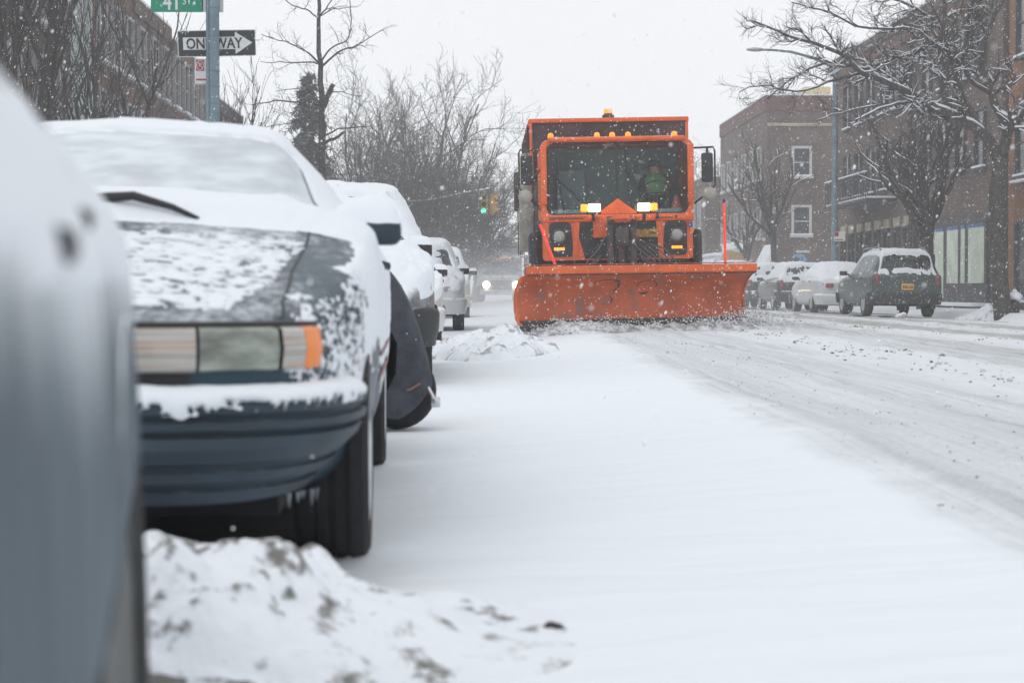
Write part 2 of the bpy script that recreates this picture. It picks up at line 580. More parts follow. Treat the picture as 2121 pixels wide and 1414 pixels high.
class Shell:
    """car body surface: y along the car (0 = front), a across (0 = centre of the top, +-8 = centre of the underside)"""
    def __init__(s, st, tuck=0.0):
        st = np.array(st, float)
        s.L = st[-1, 0]; s.y0 = st[0, 0]
        s.ny, s.na = 360, 161
        s.ty = np.linspace(s.y0, s.L, s.ny)
        p = [pchip(st[:, 0], st[:, k], s.ty) for k in range(1, 6)]
        s.tab = np.zeros((s.ny, s.na, 2))
        ks = np.linspace(0, 8, s.na)
        for i in range(s.ny):
            w, zb, zs, ws, zt = (q[i] for q in p)
            hb = zs - zb
            cx = [0, (.84 - tuck) * w, (.955 - tuck) * w, w, .992 * w, .95 * w, ws + .0, ws * .82, 0]
            gap = zt - zs
            cz = [zb, zb, zb + .13 * hb, zb + .52 * hb, zs - .16 * hb, zs, zt - min(.10, gap * .45) , zt - .012, zt + .025]
            a = np.arange(9)
            s.tab[i, :, 0] = pchip(a, cx, 8 - ks)
            s.tab[i, :, 1] = pchip(a, cz, 8 - ks)
    def __call__(s, y, a):
        y = np.asarray(y, float); a = np.asarray(a, float)
        y, a = np.broadcast_arrays(y, a)
        fi = np.clip((y - s.y0) / (s.L - s.y0), 0, 1) * (s.ny - 1); i = np.minimum(fi.astype(int), s.ny - 2); ti = (fi - i)[..., None]
        fj = np.clip(np.abs(a) / 8, 0, 1) * (s.na - 1); j = np.minimum(fj.astype(int), s.na - 2); tj = (fj - j)[..., None]
        t = s.tab
        q = (t[i, j] * (1 - tj) + t[i, j + 1] * tj) * (1 - ti) + (t[i + 1, j] * (1 - tj) + t[i + 1, j + 1] * tj) * ti
        return np.stack([q[..., 0] * np.sign(a), y, q[..., 1]], -1)
    def nrm(s, y, a):
        e = .02
        dy = s(np.asarray(y) + e, a) - s(np.asarray(y) - e, a)
        da = s(y, np.asarray(a) + .06) - s(y, np.asarray(a) - .06)
        n = np.cross(da, dy)
        l = np.linalg.norm(n, axis=-1, keepdims=True); l[l < 1e-9] = 1
        return n / l
    def pt(s, y, a, off=0):
        p = s(y, a)
        if not (np.isscalar(off) and off == 0):
            p = p + s.nrm(y, a) * np.asarray(off)[..., None]
        return p
    def body(s, ny=72, dark_k=1.0):
        ay = np.concatenate([[s.y0], s.y0 + (s.L - s.y0) * (0.5 - 0.5 * np.cos(np.linspace(.06, math.pi - .06, ny))), [s.L]])
        aa = np.concatenate([np.linspace(-8, 8, 65)[:-1]])
        Y, A = np.meshgrid(ay, aa, indexing='ij')
        P = s(Y, A)
        b = MB(); b.grid(P, closed=True)
        nj = len(aa)
        b.f.append(tuple(range(nj))); b.m.append(0)
        e = (len(ay) - 1) * nj
        b.f.append(tuple(reversed(range(e, e + nj)))); b.m.append(0)
        n = 0
        for q in range(len(b.f) - 2):
            j = q % nj
            if abs(aa[j] + .125) > 8 - dark_k: b.m[q] = 1
        return b
    def patch(s, q0, q1, a0, a1, off=.004, n=(16, 10), mi=0, b=None):
        """q0, q1: (y at a0, y at a1) for the front and the rear edge"""
        b = b or MB()
        U, V = np.meshgrid(np.linspace(0, 1, n[0]), np.linspace(0, 1, n[1]), indexing='ij')
        A = a0 + (a1 - a0) * V
        Y = (q0[0] + (q0[1] - q0[0]) * V) * (1 - U) + (q1[0] + (q1[1] - q1[0]) * V) * U
        P = s.pt(Y, A, np.full(Y.shape, off))
        # a rim drops back into the body so that the pane has an edge
        b.grid(P, mi, flip=True)
        return b
    def snow(s, y0, y1, amax, thick, n=(120, 60), off=-.006, a0=None):
        """thick(Y, A, P, Nz) -> metres of snow"""
        a_lo = -amax if a0 is None else a0
        Y, A = np.meshgrid(np.linspace(y0, y1, n[0]), np.linspace(a_lo, amax, n[1]), indexing='ij')
        P = s(Y, A); Nn = s.nrm(Y, A)
        t = thick(Y, A, P, Nn[..., 2])
        dirv = Nn * .6 + np.array([0, 0, .4])
        bare = t <= .001
        t = np.where(bare, -.012, t)
        b = MB().grid(P + dirv * (t)[..., None], flip=True)
        q = bare[:-1, :-1] & bare[1:, :-1] & bare[:-1, 1:] & bare[1:, 1:]
        keep = ~q.reshape(-1)
        b.f = [f for f, k in zip(b.f, keep) if k]; b.m = [0] * len(b.f)
        return b

def nz(P, sc, seed=0, oct=4):
    q = np.asarray(P).reshape(-1, 3)
    sc = np.asarray(sc) * np.ones(3)
    o = np.array([mnoise.fractal(Vector((p[0] * sc[0] + seed, p[1] * sc[1], p[2] * sc[2] + seed * .37)), .7, 2.0, oct) for p in q])
    return o.reshape(np.asarray(P).shape[:-1])

def cut_arches(o, cuts):
    """cuts: list of (x, y, z, r) - cylinders across the car taken out of the body"""
    b = MB()
    for x0, x1, y, z, r in cuts:
        M = T((x0 + x1) / 2, y, z) @ RY(90)
        b.lathe([(r, -abs(x1 - x0) / 2), (r, abs(x1 - x0) / 2)], 40, M)
    c = b.build('cut', o.data.materials[1], sm=0)
    md = o.modifiers.new('b', 'BOOLEAN')
    md.operation = 'DIFFERENCE'; md.object = c; md.solver = 'EXACT'
    try: md.material_mode = 'TRANSFER'
    except Exception: pass
    dg = bpy.context.evaluated_depsgraph_get()
    me = bpy.data.meshes.new_from_object(o.evaluated_get(dg))
    o.modifiers.clear()
    old = o.data
    o.data = me
    bpy.data.objects.remove(c)
    me.polygons.foreach_set('use_smooth', [True] * len(me.polygons))
    me.set_sharp_from_angle(angle=R(38))
    return o

def wheel(parent, x, y, r, w, rim_m, side, name='wheel', snow_rim=True):
    """side: +1 the outer face looks to +x"""
    M = T(x, y, r - .012) @ RY(90 * side)
    h = w / 2
    prof = [(r * .66, -h * .9), (r * .74, -h), (r * .9, -h), (r * .97, -h * .86), (r, -h * .6), (r, -h * .5), (r - .008, -h * .48), (r - .008, -h * .36),
            (r, -h * .34), (r, -.012), (r - .008, -.01), (r - .008, .01), (r, .012), (r, h * .34), (r - .008, h * .36), (r - .008, h * .48), (r, h * .5), (r, h * .6),
            (r * .97, h * .86), (r * .9, h), (r * .74, h), (r * .66, h * .9)]
    o = MB().lathe(prof, 44, M).build(name, M_TYRE, parent, sm=30)
    b = MB()
    b.lathe([(r * .69, h * .92), (r * .66, h * .98), (r * .63, h * .8), (r * .6, h * .35), (0.001, h * .3)], 36, M)
    for k in range(5):
        b.rbox(-.028, .028, .03, r * .63, h * .35, h * .8, .012, M=M @ RZ(72 * k))
    b.lathe([(.055, h * .3), (.055, h * .85), (.04, h * .92), (.001, h * .92)], 18, M)
    ri = b.build('rim', rim_m, o, sm=35)
    return o

def sweep(path, prof, mirror=True, n=36):
    """path: plan points (x, y) from the centre line outwards; prof: (out, z)"""
    pts = [np.array(p, float) for p in path]
    d = np.concatenate([[0], np.cumsum([np.linalg.norm(pts[i + 1] - pts[i]) for i in range(len(pts) - 1)])])
    ss = np.linspace(0, d[-1], n)
    X = pchip(d, [p[0] for p in pts], ss); Y = pchip(d, [p[1] for p in pts], ss)
    tx, ty = np.gradient(X), np.gradient(Y)
    l = np.hypot(tx, ty); nx, ny = ty / l, -tx / l
    half = [[(X[i] + nx[i] * o, Y[i] + ny[i] * o, z) for o, z in prof] for i in range(len(ss))]
    if mirror:
        return [[(-p[0], p[1], p[2]) for p in r] for r in half[:0:-1]] + half
    return half

def seam(sh, b, pts, w=.006, off=.0015):
    """thin dark line over the body through (y, a) pairs"""
    n = len(pts)
    for i in range(n - 1):
        (y0, a0), (y1, a1) = pts[i], pts[i + 1]
        t = np.linspace(0, 1, 12)
        Y, A = y0 + (y1 - y0) * t, a0 + (a1 - a0) * t
        P = sh.pt(Y, A, np.full(12, off)); Nn = sh.nrm(Y, A)
        tg = np.gradient(P, axis=0); tg /= np.linalg.norm(tg, axis=1, keepdims=True) + 1e-9
        sd = np.cross(tg, Nn) * (w / 2)
        b.grid(np.stack([P - sd, P + sd], 1))
    return b

def mirror_pod(parent, x, y, z, side, m, size=(.2, .1, .13), name='side_mirror', snow=True, sm_t=.05):
    w, d, h = size
    b = MB()
    b.rbox(0, w, -d / 2, d / 2, -h / 2, h / 2, min(d, h) * .35, M=T(x, y, z) @ Matrix.Scale(side, 4, (1, 0, 0)), seg=3)
    b.tube([(x - .06 * side, y, z - h * .3), (x + .05 * side, y, z - h * .25)], .025, 8)
    o = b.build(name, m, parent, sm=50)
    if snow:
        P = []
        for i in range(14):
            row = []
            for j in range(9):
                u, v = i / 13, j / 8
                e = max(0, 1 - (2 * u - 1) ** 4) ** .6 * max(0, 1 - (2 * v - 1) ** 2) ** .5
                row.append((x + side * (-.02 + u * (w + .02)), y - d * .5 + v * d, z + h * .30 + e * (h * .2 + sm_t) + .006 * mnoise.noise(Vector((u * 4, v * 4, x)))))
            P.append(row)
        MB().grid(P).build('snow_cap', M_SNOW_FINE, o, sm=180)
    return o

# station rows: y, half width, underside z, belt z, top half width, top z
SEDAN = [(0.02, .66, .33, .58, .56, .665), (.10, .76, .29, .625, .60, .682), (.26, .83, .26, .675, .66, .71), (.6, .882, .24, .735, .70, .765),
         (1.25, .90, .22, .825, .745, .865), (1.45, .905, .2, .86, .75, .915), (1.62, .905, .2, .87, .73, .985), (2.2, .905, .2, .89, .615, 1.275),
         (2.45, .905, .2, .90, .59, 1.325), (2.9, .905, .2, .905, .575, 1.345), (3.3, .905, .2, .91, .58, 1.33), (3.55, .905, .21, .915, .59, 1.285),
         (4.15, .89, .24, .915, .68, .985), (4.3, .885, .25, .91, .7, .955), (4.62, .86, .28, .895, .68, .93), (4.78, .81, .31, .85, .62, .88), (4.85, .72, .36, .78, .54, .81)]
SUV = [(0.02, .70, .42, .72, .56, .80), (.10, .79, .36, .79, .62, .88), (.26, .86, .31, .84, .68, .95), (.6, .895, .28, .90, .72, .99),
       (1.1, .90, .26, .96, .74, 1.05), (1.3, .90, .25, .98, .74, 1.10), (1.5, .90, .25, .99, .71, 1.20), (2.0, .90, .25, 1.0, .615, 1.555),
       (2.25, .90, .25, 1.01, .60, 1.62), (2.8, .90, .25, 1.02, .60, 1.655), (3.6, .90, .26, 1.04, .60, 1.645), (4.05, .895, .28, 1.05, .61, 1.625),
       (4.28, .89, .30, 1.05, .625, 1.575), (4.36, .885, .31, 1.05, .64, 1.46), (4.49, .875, .33, 1.04, .71, 1.12), (4.54, .865, .35, 1.0, .725, 1.04), (4.58, .845, .40, .96, .72, .99)]

def scaled(st, L=1, w=1, h=1, ground=0):
    return [(y * L, a * w, zb * (h if zb > .3 else 1) + ground, zs * h + ground, b * w, zt * h + ground) for y, a, zb, zs, b, zt in st]

def std_car(name, label, cat, loc, rz, kind, paint, L=1, w=1, h=1, group=None, snow_t=.05, bare=(), rear=True, front=True, rim=None, snow_amax=3.0,
            clad=None, mir_in=0.0, snow_low=0.0, side_snow=False, seed=1, plate=True, rails=False, roll=0):
    root = thing(name, label, cat, loc, rz, group)
    root.rotation_euler[1] = R(roll)
    suv = kind == 'suv'
    st = scaled(SUV if suv else SEDAN, L, w, h)
    sh = Shell(st)
    LL = st[-1][0]
    hw = (.9 if suv else .905) * w
    wy = ((.9 if suv else .95) * L, (3.55 if suv else 3.72) * L)
    wr = .345 if suv else .32
    bo = sh.body(64, 1.6 if clad else 1.0).build('body', [paint, clad or M_BLACK], root, sm=40)
    cut_arches(bo, [(sx * (hw - .30), sx * (hw + .1), y, wr, wr + .055) for sx in (-1, 1) for y in wy])
    for sx in (-1, 1):
        for y in wy: wheel(root, sx * (hw - .125), y, wr, .21, rim or M_RIM, sx)
    b = MB()
    f = (1.0 * L)
    cw, rf = (1.32 if suv else 1.5) * L, (1.98 if suv else 2.18) * L
    rr, rb = (4.315 if suv else 3.6) * L, (4.475 if suv else 4.13) * L
    o = sh.patch((cw + .04, cw + .10), (rf, rf - .02), -1.8, 1.8, .004, (14, 14)).build('windshield', M_GLASS_D, root, sm=180)
    o = sh.patch((rr, rr), (rb, rb - .02), -1.7, 1.7, .005, (12, 12)).build('rear_window', M_GLASS_D, root, sm=180)
    for sg in (-1, 1):
        if suv: ws = [((1.62, 2.08), (2.55, 2.55)), ((2.63, 2.63), (3.42, 3.40)), ((3.5, 3.48), (4.1, 3.98))]
        else: ws = [((1.72, 2.2), (2.66, 2.66)), ((2.74, 2.74), (3.62, 3.42))]
        for q0, q1 in ws:
            sh.patch(tuple(q * L for q in q0), tuple(q * L for q in q1), sg * 2.86, sg * 2.08, .004, (10, 8)).build('side_window', M_GLASS_F, root, sm=180)
    b = MB()
    for sg in (-1, 1):
        for yy in ((1.5, 2.6, 3.5) if suv else (1.55, 2.7, 3.68)):
            seam(sh, b, [(yy * L, sg * 3.0), (yy * L, sg * 6.6)])
        for yy in ((2.45, 3.35) if suv else (2.5, 3.5)):
            p = sh.pt(np.array([yy * L]), np.array([sg * 3.7]), np.array([.012]))[0]
            b.rbox(p[0] - .012, p[0] + .012, p[1] - .09, p[1] + .06, p[2] - .014, p[2] + .014, .008)
    b.build('door_seams', M_BLACK, root, sm=40)
    for sx in (-1, 1):
        mirror_pod(root, sx * (hw - .02 - mir_in), cw + .22, st[6][3] + .1 if suv else st[6][3] + .07, sx, M_BLACK, (.2, .1, .14 if suv else .12))
    # bumpers
    zc = .5 if suv else .42
    pr = [(-.06, zc - .2), (0.0, zc - .19), (.03, zc - .05), (.035, zc + .06), (.02, zc + .1), (-.05, zc + .12)]
    pf = [(0, -.02), (.42 * w, -.005), (.68 * w, .05), (.82 * w, .14), (.89 * w, .28), (.905 * w, .46)]
    MB().grid(sweep(pf, pr)).build('front_bumper', clad or paint, root, sm=60)
    pb = [(0, LL + .03), (.5 * w, LL + .025), (.71 * w, LL), (.83 * w, LL - .07), (.89 * w, LL - .2), (.905 * w, LL - .4)]
    MB().grid(sweep([(x, -y) for x, y in pb], pr)).build('rear_bumper', clad or paint, root, sm=60)
    rbp = root.children[-1] if False else [c for c in COL.objects if c.parent == root and c.name.startswith('rear_bumper')][-1]
    for v in rbp.data.vertices: v.co.y = -v.co.y
    rbp.data.flip_normals()
    zl = .93 if suv else .76
    if suv:
        zl = .86
    if front:
        for sx in (-1, 1):
            q = MB()
            q.rbox(-.13, .13, -.05, .06, -.055, .055, .03, M=T(sx * .62 * w, .09, (.74 if suv else .57) * h) @ RZ(sx * 24))
            q.build('headlight', mat_head, root, sm=50)
        q = MB()
        for k in range(3): q.rbox(-.42 * w, .42 * w, -.015, .05, (.62 if suv else .5) * h + k * .045, (.65 if suv else .525) * h + k * .045, .008)
        q.build('grille', M_BLACK, root, sm=40)
    if rear:
        for sx in (-1, 1):
            q = MB()
            if suv: q.rbox(-.085, .085, -.09, .05, -.16, .14, .045, M=T(sx * .765 * w, LL - .05, .90 * h) @ RZ(-sx * 26) @ RY(sx * 6))
            else: q.rbox(-.16, .16, -.06, .06, -.07, .07, .03, M=T(sx * .62 * w, LL - .035, .73 * h) @ RZ(-sx * 24))
            q.build('tail_light', M_RED_LENS, root, sm=50)
        if plate:
            q = MB(); q.rbox(-.155, .155, LL - .0, LL + .03, .74 * h - .08, .74 * h + .08, .008)
            pl = q.build('number_plate', M_PLATE if plate == 'yellow' else mat('plate_white', (.6, .6, .6), .6), root, sm=40)
            if plate == 'yellow':
                q = MB()
                for i in range(6): q.rbox(-.125 + i * .042, -.095 + i * .042, LL + .028, LL + .033, .74 * h - .035, .74 * h + .03 - .012 * (i % 3 == 1), .002)
                q.build('dark_characters', M_DARKMARK, pl, sm=0)
    if rails:
        q = MB()
        for sx in (-1, 1):
            q.tube([(sx * .57 * w, 1.95 * L, 1.62 * h), (sx * .575 * w, 2.15 * L, 1.70 * h), (sx * .575 * w, 3.8 * L, 1.73 * h), (sx * .57 * w, 4.05 * L, 1.66 * h)], .02, 8)
            q.build('roof_rail', M_STEEL, root, sm=50); q = MB()
    # snow lying on everything that looks up, with the bare panes left out
    sd = seed
    def thick(Y, A, P, Z):
        e = smooth(0, .10, Y - sh.y0 - .02) * smooth(0, .06, LL - .02 - Y) * smooth(0, .35, snow_amax - np.abs(A))
        up = smooth(.12, .75, Z)
        n = nz(P, (3, 3, 3), sd)
        t = snow_t * e * (up * (1 + .45 * n) + snow_low * smooth(-.35, .15, n)) * (1 + .3 * nz(P, 9, sd + 3)) - .004
        for (y0, y1, a0, a1) in bare:
            n2 = .05 * nz(P, 6, sd + 9)
            inside = smooth(0, .05, Y - y0 * L + n2) * smooth(0, .05, y1 * L - Y + n2) * smooth(0, .25, A - a0 + n2 * 4) * smooth(0, .25, a1 - A + n2 * 4)
            t = t * (1 - inside) - .02 * inside
        return t
    sh.snow(sh.y0 + .03, LL - .015, snow_amax, thick, (150, 80)).build('snow_cover', M_SNOW_FINE, root, sm=180)
    return root, sh
mat_head = mat('headlight_glass', (.32, .33, .33), .15, coat=.6)
M_WHITE_SNOWY = mat('white_paint_snowy', (.58, .60, .62), .35, coat=.3, snow=(.0, .7, .7, 25))
M_BLACK_SNOWY = mat('black_paint_snowy', (.022, .024, .028), .35, coat=.3, snow=(.25, .8, .7, 22))
M_GREEN_PAINT = mat('green_paint', (.042, .070, .066), .4, metal=.1, coat=.15, snow=(.62, 1.0, .5, 18))
M_GREY_CLAD = mat('dark_cladding', (.03, .032, .035), .7, snow=(.75, 1.2, .8, 25))
M_DARK_SNOWED = mat('black_paint_snowed', (.03, .034, .04), .4, coat=.2, snow=(-.25, .55, .55, 14))
M_RIM_SNOW = mat('rim_packed_snow', (.62, .65, .68), .8, var=.15, vscale=14)
M_BLUE_PAINT = mat('blue_paint', (.02, .05, .2), .4, snow=(.5, 1.0, .6, 20))

# the row parked on the far side, tails towards the camera
FR = 'cars parked along the right kerb'
def right_car(label, kind, paint, dr, xc, **k):
    L = (4.58 if kind == 'suv' else 4.85) * k.get('L', 1)
    return std_car('parked_car', label, k.pop('cat', 'car'), (xc, dr + L, G(xc)), R(180), kind, paint, group=FR, roll=-1.2, **k)
right_car('green hatchback wagon with yellow rear plate and bare dark rear window', 'suv', M_GREEN_PAINT, 45.8, 10.98, clad=M_GREY_CLAD, snow_t=.05, plate='yellow', rails=True,
          bare=((4.31, 4.47, -1.72, 1.72), (1.3, 1.95, -1.7, 1.7), (4.50, 4.6, -3, 3)), snow_amax=2.2, seed=3, h=1.0)
right_car('white snow-buried sedan parked just ahead of the green wagon', 'sedan', M_WHITE_SNOWY, 52.3, 10.9, h=1.06, snow_t=.05, seed=5, snow_amax=3.0, plate=False, side_snow=True)
right_car('black hatchback under thick snow, ahead of the white sedan', 'suv', M_BLACK_SNOWY, 58.3, 10.75, h=.9, L=.95, snow_t=.05, seed=7, snow_amax=2.9, bare=((4.33, 4.40, -.4, 1.4),))
right_car('black car with one dark slot of rear window left bare', 'suv', M_BLACK_SNOWY, 64.0, 10.65, h=.94, L=.95, snow_t=.045, seed=8, snow_amax=3.0, bare=((4.31, 4.37, -1.2, 1.2),))
right_car('pale van-like car with blue tailgate beside the plough blade', 'suv', M_BLUE_PAINT, 69.6, 10.3, h=1.03, snow_t=.05, seed=9, snow_amax=2.2, bare=((4.31, 4.48, -1.75, 1.75),), cat='suv')

# the row behind the dark sedan, faces towards the camera
FL = 'cars parked along the left kerb'
std_car('parked_car', 'snow-buried black-clad crossover behind the covered motorcycle', 'car', (-1.12, 14.3, G(-1.1)), R(1.0), 'suv', M_DARK_SNOWED, h=1.0, w=1.0, snow_t=.04, group=FL, seed=11, rim=M_RIM_SNOW, mir_in=.2,
        snow_amax=4.6, snow_low=.35, clad=M_BLACK, bare=((1.40, 1.60, .2, 1.7), (1.955, 2.03, -1.6, 1.6)))
std_car('parked_car', 'second snow-buried car in the row, seen past the crossover mirror', 'car', (-1.16, 23.1, G(-1.1)), R(.6), 'sedan', M_WHITE_SNOWY, h=1.05, snow_t=.05, group=FL, seed=13, mir_in=.12, snow_amax=4.4, snow_low=.3)
std_car('parked_car', 'white car with one bare corner of windshield under its snowy roof', 'suv', (-.88, 33.5, G(-.9)), R(.4), 'suv', M_WHITE_SNOWY, h=1.02, w=1.02, snow_t=.05, group=FL, seed=14, mir_in=.1, snow_amax=4.2, snow_low=.3,
        bare=((1.45, 1.9, .5, 1.75),))
std_car('parked_car', 'beige pickup-like car farthest along the left row, front showing', 'suv', (-.72, 48, G(-.9)), 0, 'suv', mat('beige_paint', (.5, .48, .42), .4, snow=(.3, .9, .6, 20)), h=1.12, snow_t=.07, group=FL, seed=15, snow_amax=3.0,
        bare=((1.5, 1.9, -1.7, 1.7),))

# bare wet asphalt under the parked cars, where no snow has fallen
M_ASPH = mat('asphalt_bare', (.022, .023, .026), .7, var=.3, vscale=6)
def bare_patch(x0, x1, y0, y1):
    b = MB(); n = 24; P = []
    for i in range(n + 1):
        row = []
        for j in range(n + 1):
            u, v = i / n, j / n
            x, y = x0 + (x1 - x0) * v, y0 + (y1 - y0) * u
            x += .08 * mnoise.noise(Vector((x, y * 2, 3))) ; y += .08 * mnoise.noise(Vector((x * 2, y, 8)))
            row.append((x, y, G(x) + .028))
        P.append(row)
    tag(b.grid(P).build('road_patch', M_ASPH, sm=180), kind='structure')
bare_patch(-1.95, -.38, 4.6, 8.7)
bare_patch(-1.9, -.40, 14.8, 18.4)
bare_patch(-1.9, -.42, 23.6, 27.4)
for y0, y1 in ((46.4, 50), (52.9, 56.8), (58.8, 62.3), (64.5, 68)): bare_patch(10.15, 11.75, y0, y1)

def pebble():
    c = W(1145, 1322, 3.95)
    o = MB().ball((c.x, 3.95, G(c.x) + drift(c.x, 3.95) + .008), .016, 2, sc=(1.3, 1, .7), jit=.5, seed=3).build('pebble', M_ASPH, sm=60)
    tag(o, 'small dark pebble on the clean snow right of the near snow pile', 'pebble')
pebble()
# ------------------------------------------------------------------ the dark sedan with its face to the camera
M_NAVY = mat('dark_slate_paint', (.016, .044, .066), .45, coat=.12, spec=.3, snow=(.80, 1.55, 1.2, 30), scale=(1, .6, 1))
M_UNDER = mat('underbody_shade', (.006, .006, .007), .9)  # near-black colour carries the deep shade under the car
M_NAVY_PLAIN = mat('dark_slate_bumper', (.036, .054, .073), .55, spec=.3, var=.25, vscale=3, snow=(.9, 1.5, .5, 30))
M_LENS = mat('lamp_lens_clear', (.25, .28, .24), .10, coat=.8, var=.7, vscale=4, scale=(1, 1, 3), dirt=((.06, .065, .06), .58, .75, 3))
M_LENS_RIB = mat('lamp_lens_ribbed_glint', (.40, .39, .37), .12, coat=.8, var=.35, vscale=4, scale=(.5, .5, 40), dirt=((.55, .27, .10), .48, .72, 2.2))  # the orange mottling is amber glints painted into the lens
M_RUST = mat('rust_patch', (.30, .16, .12), .8, var=.3, vscale=30)
M_TRIM_RED = mat('red_brown_trim', (.25, .1, .08), .5)

def dark_sedan():
    root = thing('parked_sedan', 'dark slate sedan dusted with snow, headlights and bumper facing the camera', 'car', (-1.125, 4.28, G(-1.1)), R(1.5), FL)
    st = [(.07, .55, .36, .60, .50, .665), (.13, .66, .32, .635, .56, .685), (.28, .765, .28, .685, .62, .72), (.6, .845, .24, .75, .68, .79), (.95, .89, .23, .815, .72, .86),
          (1.25, .905, .22, .865, .745, .925), (1.45, .905, .2, .895, .75, .97), (1.62, .905, .2, .90, .73, 1.03), (2.2, .905, .2, .905, .615, 1.285)] + [s for s in SEDAN if s[0] >= 2.4]
    sh = Shell(st)
    bo = sh.body(90).build('body', [M_NAVY, M_BLACK], root, sm=40)
    cut_arches(bo, [(sx * .6, sx * 1.0, y, .32, .375) for sx in (-1, 1) for y in (.98, 3.69)])
    for sx in (-1, 1):
        for y in (.98, 3.69): wheel(root, sx * .785, y, .32, .205, M_RIM_SNOW, sx)
    # underside and front axle in shade
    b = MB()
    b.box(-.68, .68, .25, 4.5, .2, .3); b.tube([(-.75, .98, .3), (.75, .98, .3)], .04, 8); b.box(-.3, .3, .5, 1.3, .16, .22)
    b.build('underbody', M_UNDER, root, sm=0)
    F = [(0, 0), (.37, .015), (.575, .06), (.715, .15), (.79, .27), (.825, .42), (.838, .585)]
    pr = [(-.09, .512), (0, .508), (.028, .502), (.043, .485), (.045, .462), (.03, .458), (.03, .447), (.05, .443), (.05, .424), (.032, .42), (.032, .411), (.052, .406), (.058, .38),
          (.046, .347), (.03, .342), (.03, .33), (.044, .326), (.038, .302), (.018, .297), (.016, .286), (.03, .281), (.02, .252), (-.06, .245)]
    PB = np.array(sweep(F, pr))
    cn = smooth(.42, .82, np.abs(PB[..., 0]))
    PB[..., 0] *= 1 - cn * np.clip(.43 - PB[..., 2], 0, 1) * .75
    bu = MB().grid(PB).build('bumper', M_NAVY_PLAIN, root, sm=24)
    # snow lying along the bumper
    rows = sweep(F, [(-.10, .505), (-.085, .518), (-.04, .527), (0, .527), (.028, .52), (.043, .508), (.049, .493), (.05, .480), (.046, .468)], n=150)
    P = np.array(rows)
    n = nz(P, 7, 2.2)
    k = np.linspace(0, 1, P.shape[1])[None, :]
    P[..., 2] += n * (.003 + .012 * k ** 2) + .007 * nz(P, 26, 6) * k ** 2
    P[..., 1] -= .006 * nz(P, 14, 5) * k
    rag = smooth(.74, .98, k) * smooth(.03, .15, nz(P, 40, 12) + .10 * smooth(.2, .8, P[..., 0]))
    P[..., 1] += .03 * rag; P[..., 2] += .012 * rag
    tail = smooth(.0, .1, P[..., 1] * 0 + .62 - P[..., 1])
    P[..., 2] = .50 + (P[..., 2] - .50) * np.clip(tail + .2, 0, 1)
    MB().grid(P).build('snow_ledge', M_SNOW_FINE, bu, sm=180)
    # black recess behind the lamps, lamps, corner lamps
    MB().grid(sweep(F, [(-.05, .49), (-.035, .50), (-.035, .672), (-.06, .676)])).build('front_panel', M_BLACK, root, sm=30)
    full = np.array(sweep(F, [(-.03, .556), (-.014, .562), (-.006, .61), (-.014, .656), (-.03, .662)], mirror=False))
    fx = full[:, 2, 0]
    def lamp(x0, x1, name, m, parent, sg, z=None):
        t0, t1 = np.interp([x0, x1], fx, np.arange(len(fx)))
        tt = np.linspace(t0, t1, 10)
        Q = np.stack([np.stack([np.interp(tt, np.arange(len(fx)), full[:, j, c]) for c in range(3)], -1) for j in range(full.shape[1])], 1)
        Q[..., 0] *= sg
        Q = np.concatenate([Q[:1] + [0, .03, 0], Q, Q[-1:] + [0, .03, 0]])
        return MB().grid(Q).build(name, m, parent, sm=40)
    for sg in (-1, 1):
        h = lamp(.17, .505, 'headlight', M_LENS_RIB, root, sg)
        lamp(.513, .693, 'lens', M_LENS, h, sg)
        c = lamp(.702, .752, 'corner_lamp', M_LENS_RIB, root, sg)
        lamp(.753, .786, 'amber_lens', M_AMBER_LENS, c, sg)
    b = MB()
    for k in range(4): b.rbox(-.15, .15, -.0, .05, .56 + k * .026, .572 + k * .026, .004)
    b.build('grille', M_NAVY_PLAIN, root, sm=40)
    b = MB()
    for sg in (-1, 1):
        seam(sh, b, [(.17, sg * 2.95), (.35, sg * 2.35), (.75, sg * 1.85), (1.36, sg * 1.5)], .009)
        seam(sh, b, [(1.42, sg * 3.1), (1.44, sg * 6.8)], .008)
        seam(sh, b, [(2.62, sg * 3.0), (2.62, sg * 6.8)], .008)
        seam(sh, b, [(1.3, sg * 2.2), (1.36, 0)], .012)
    b.build('panel_seams', M_BLACK, root, sm=0)
    sh.patch((1.52, 1.60), (2.16, 2.12), -1.85, 1.85, .004, (20, 20)).build('windshield', M_GLASS_ICE, root, sm=180)
    sh.patch((3.6, 3.6), (4.1, 4.06), -1.8, 1.8, .005, (12, 12)).build('rear_window', M_GLASS_D, root, sm=180)
    for sg in (-1, 1):
        for q0, q1 in (((1.74, 2.24), (2.6, 2.6)), ((2.68, 2.68), (3.55, 3.38))):
            sh.patch(q0, q1, sg * 2.86, sg * 2.08, .004, (10, 8)).build('side_window', M_GLASS_F, root, sm=180)
        # side mouldings with a red-brown line, rusty spot, sills
        b = MB()
        for a, w in ((5.05, .018), (5.3, .03)):
            seam(sh, b, [(1.46, sg * a), (3.2, sg * a)], w, .006)
        b.build('side_moulding', M_TRIM_RED, root, sm=0)
        sh.patch((1.5, 1.5), (1.62, 1.6), sg * 4.5, sg * 3.9, .005, (6, 6)).build('rust_patch', M_RUST, root, sm=180)
        b = MB()
        for yy in (2.42, 3.3):
            p = sh.pt(np.array([yy]), np.array([sg * 3.6]), np.array([.012]))[0]
            b.rbox(p[0] - .014, p[0] + .014, p[1] - .09, p[1] + .06, p[2] - .016, p[2] + .016, .01)
        b.build('door_handle', M_BLACK, root, sm=40)
        mirror_pod(root, sg * .765, 1.66, .935, sg, M_NAVY_PLAIN, (.205, .11, .085), snow=True, sm_t=.055)
